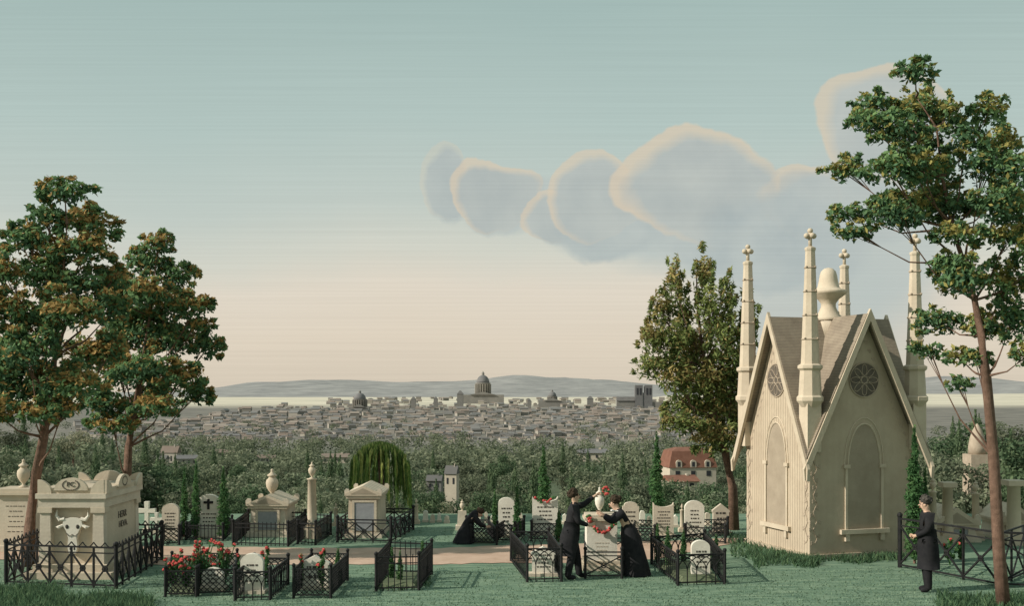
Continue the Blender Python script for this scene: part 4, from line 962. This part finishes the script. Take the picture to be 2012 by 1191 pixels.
def citymat(name,cs):
    m=bpy.data.materials.new(name); N_,L_=nodes(m); b=N_['Principled BSDF']; b.inputs['Roughness'].default_value=.9
    g=N_.new('ShaderNodeNewGeometry'); r=N_.new('ShaderNodeValToRGB'); r.color_ramp.interpolation='CONSTANT'; el=r.color_ramp.elements
    el[0].color=(*cs[0],1); el[1].position=.3; el[1].color=(*cs[1],1)
    for j,c_ in enumerate(cs[2:]): q=el.new(.5+.2*j); q.color=(*c_,1)
    L_.new(g.outputs['Random Per Island'],r.inputs[0]); L_.new(r.outputs[0],b.inputs['Base Color']); return m
o=city_stuff[0].build('distant_houses',citymat('far_walls',[(.27,.245,.205),(.20,.185,.16),(.33,.30,.25),(.24,.22,.19)])); tag(o,'mass of distant city houses reaching to the pale plain','houses',kind='stuff')  # far wall tints also carry the painted distance haze
rfo=city_stuff[1].build('distant_roofs',citymat('far_roofs',[(.15,.14,.13),(.21,.165,.135),(.18,.175,.165),(.25,.21,.175)]),o)  # far roof tints flattened by the same painted haze
rfo['kind']='stuff'
def domed(px,ytop,ybase,wd,Y,label,wb,hb):
    k=Y/F; p=PW(px,ybase,Y); fr=Matrix.Translation(p); H_=(ybase-ytop)*k; r=wd*k/2; t=thing('domed_church',label,'church',p)
    MB(fr).box(-wb*k/2,wb*k/2,-r,r*2,-30*k,hb*k).prism([(-wb*k*.3,hb*k),(wb*k*.3,hb*k),(0,hb*k*1.5)],-r*1.2,r).build('nave',M['cw1'],t)
    z0=hb*k; zd=H_*.60
    MB(fr).lathe([(r,z0*.5),(r,zd*.93),(r*1.08,zd*.95),(r*1.08,zd)],n=20).build('drum',M['cw1'],t,True)
    b=MB(fr)
    for i in range(20):
        a=i*2*PI/20; b.tube([(r*1.1*math.cos(a),r*1.1*math.sin(a),z0),(r*1.1*math.cos(a),r*1.1*math.sin(a),zd*.93)],r*.06,5)
    b.build('colonnade',M['cw0'],t)
    MB(fr).lathe([(r*.92*math.cos(u*PI/16),zd+H_*.26*math.sin(u*PI/16)) for u in range(8)],n=20).build('dome',M['cr2'],t,True)
    MB(fr).lathe([(r*.2,zd+H_*.24),(r*.2,zd+H_*.33),(r*.05,zd+H_*.37),(r*.02,H_)],n=10).build('lantern',M['cw1'],t)
domed(949,729,788,28,4300,'largest domed church standing over the middle of the city',82,12)
domed(707,766,812,26,2700,'domed church at the left of the city skyline',40,12)
domed(1085,765,800,18,3300,'small domed church right of the largest dome',54,12)
domed(878,822,844,20,1800,'low domed roof among the nearer houses of the city',30,6)
k=2900/F; p=PW(1264,800,2900); fr=Matrix.Translation(p); t=thing('twin_tower_cathedral','long cathedral with two square towers at the right of the skyline','church',p)
for x in(-16,3):
    tw=MB(fr).box(x*k,(x+15)*k,0,15*k,-10*k,43*k).build('tower',M['cr2'],t)
    b=MB(fr)
    for q in(3,9): b.box((x+q)*k,(x+q+3)*k,-.5*k,.01,24*k,37*k)
    b.each('belfry_opening',M['glass'],tw)
MB(fr).box(-1*k,3*k,1*k,14*k,-10*k,28*k).build('facade',M['cr2'],t)
MB(fr).box(-52*k,-16.5*k,2*k,14*k,-10*k,12*k).box(18.5*k,46*k,2*k,14*k,-10*k,10*k).each('nave',M['cw1'],t)
MB(fr).prismx([(0,12*k),(16*k,12*k),(8*k,20*k)],-52*k,-16.5*k).build('roof',M['cr0'],t)
for px,yt,yb,w,lab in [(904,768,802,12,'square tower just left of the largest dome'),(812,780,804,9,'small square tower left of the city centre'),(856,780,802,8,'thin tower between two other skyline towers'),(1160,779,804,12,'square tower with pointed cap right of the small dome'),(668,790,814,7,'thin tower at the far left of the skyline'),(1040,784,804,7,'thin tower between the two domes')]:
    Y=3000;k=Y/F;p=PW(px,yb,Y);fr=Matrix.Translation(p);t=thing('church_tower',lab,'tower',p); MB(fr).box(-w*k/2,w*k/2,0,w*k,-12*k,(yb-yt)*k*.8).build('shaft',M['cw1'],t); MB(fr).taper(0,w*k/2,(yb-yt)*k*.8,(yb-yt)*k,w*k*.55,w*k*.55,w*k*.12,w*k*.12).build('cap',M['cr0'],t)
# ------------------------------------------------ grass
def blades(name,areas,n,h,cols,seed,label):
    rg_=np.random.RandomState(seed)
    cols=np.array(cols)
    w=np.array([a[4] for a in areas],float); w/=w.sum()
    idx=rg_.choice(len(areas),n,p=w)
    ar=np.array([a[:4] for a in areas])[idx]
    px=ar[:,0]+(ar[:,1]-ar[:,0])*rg_.rand(n); py=ar[:,2]+(ar[:,3]-ar[:,2])*rg_.rand(n)
    py+=np.sin(px*.05+idx)*3+rg_.normal(size=n)*2.5
    y=F*CH/(py-HY); x=(px-1006)/F*y; hh=h*np.array([a[5] for a in areas])[idx]*(.4+.9*rg_.rand(n)); a=rg_.rand(n)*2*PI; l=rg_.normal(size=(n,2))*.5*hh[:,None]
    wd=.010+hh*.06
    v=np.stack([np.stack([x-wd*np.cos(a),y-wd*np.sin(a),0*x],1),np.stack([x+wd*np.cos(a),y+wd*np.sin(a),0*x],1),np.stack([x+l[:,0],y+l[:,1],hh],1)],1).reshape(-1,3)
    me=bpy.data.meshes.new(name); me.vertices.add(3*n); me.vertices.foreach_set('co',v.ravel().astype(np.float32)); me.loops.add(3*n); me.loops.foreach_set('vertex_index',np.arange(3*n,dtype=np.int32)); me.polygons.add(n); me.polygons.foreach_set('loop_start',np.arange(0,3*n,3,dtype=np.int32)); me.update(calc_edges=True)
    c=cols[rg_.randint(0,len(cols),n)]*(.7+.6*rg_.rand(n)[:,None]); at=me.attributes.new('leafcol','FLOAT_COLOR','POINT'); cc=np.ones((n,3,4),np.float32); cc[:,:,:3]=c[:,None,:]; at.data.foreach_set('color',cc.ravel())
    o=link(name,me,M['leaf']); tag(o,label,'grass',kind='stuff')
blades('lawn_grass',[(-40,2060,1118,1210,6,1),(-40,2060,1036,1068,3,.9)],36000,.028,[(.17,.25,.165),(.22,.30,.195),(.13,.20,.135)],1,'short blue green grass covering the cemetery lawn')
blades('rough_grass',[(-40,300,1176,1215,6,1),(-40,120,1160,1185,2,1),(1435,1600,1056,1098,2.0,.8),(1480,1600,1090,1112,1.0,.8),(1560,1610,1094,1110,1.0,.8),(1600,1780,1092,1104,1.6,.8),(1840,2050,1172,1215,2,.8),(742,846,1132,1158,.8,.5)],15000,.16,[(.06,.11,.06),(.09,.16,.085),(.13,.20,.10)],2,'long dark tufted grass around the chapel foot and in the lower corners')
# ------------------------------------------------ camera
cam=bpy.data.cameras.new('camera'); co=bpy.data.objects.new('camera',cam); C.objects.link(co); co.location=(0,0,CH); co.rotation_euler=(PI/2,0,0)
cam.sensor_width=36; cam.lens=36*F/2012; cam.shift_y=(HY-595.5)/2012; cam.clip_end=60000; cam.clip_start=.1
scene.camera=co
scene.view_settings.view_transform='Standard'; scene.view_settings.look='None'; scene.view_settings.exposure=0
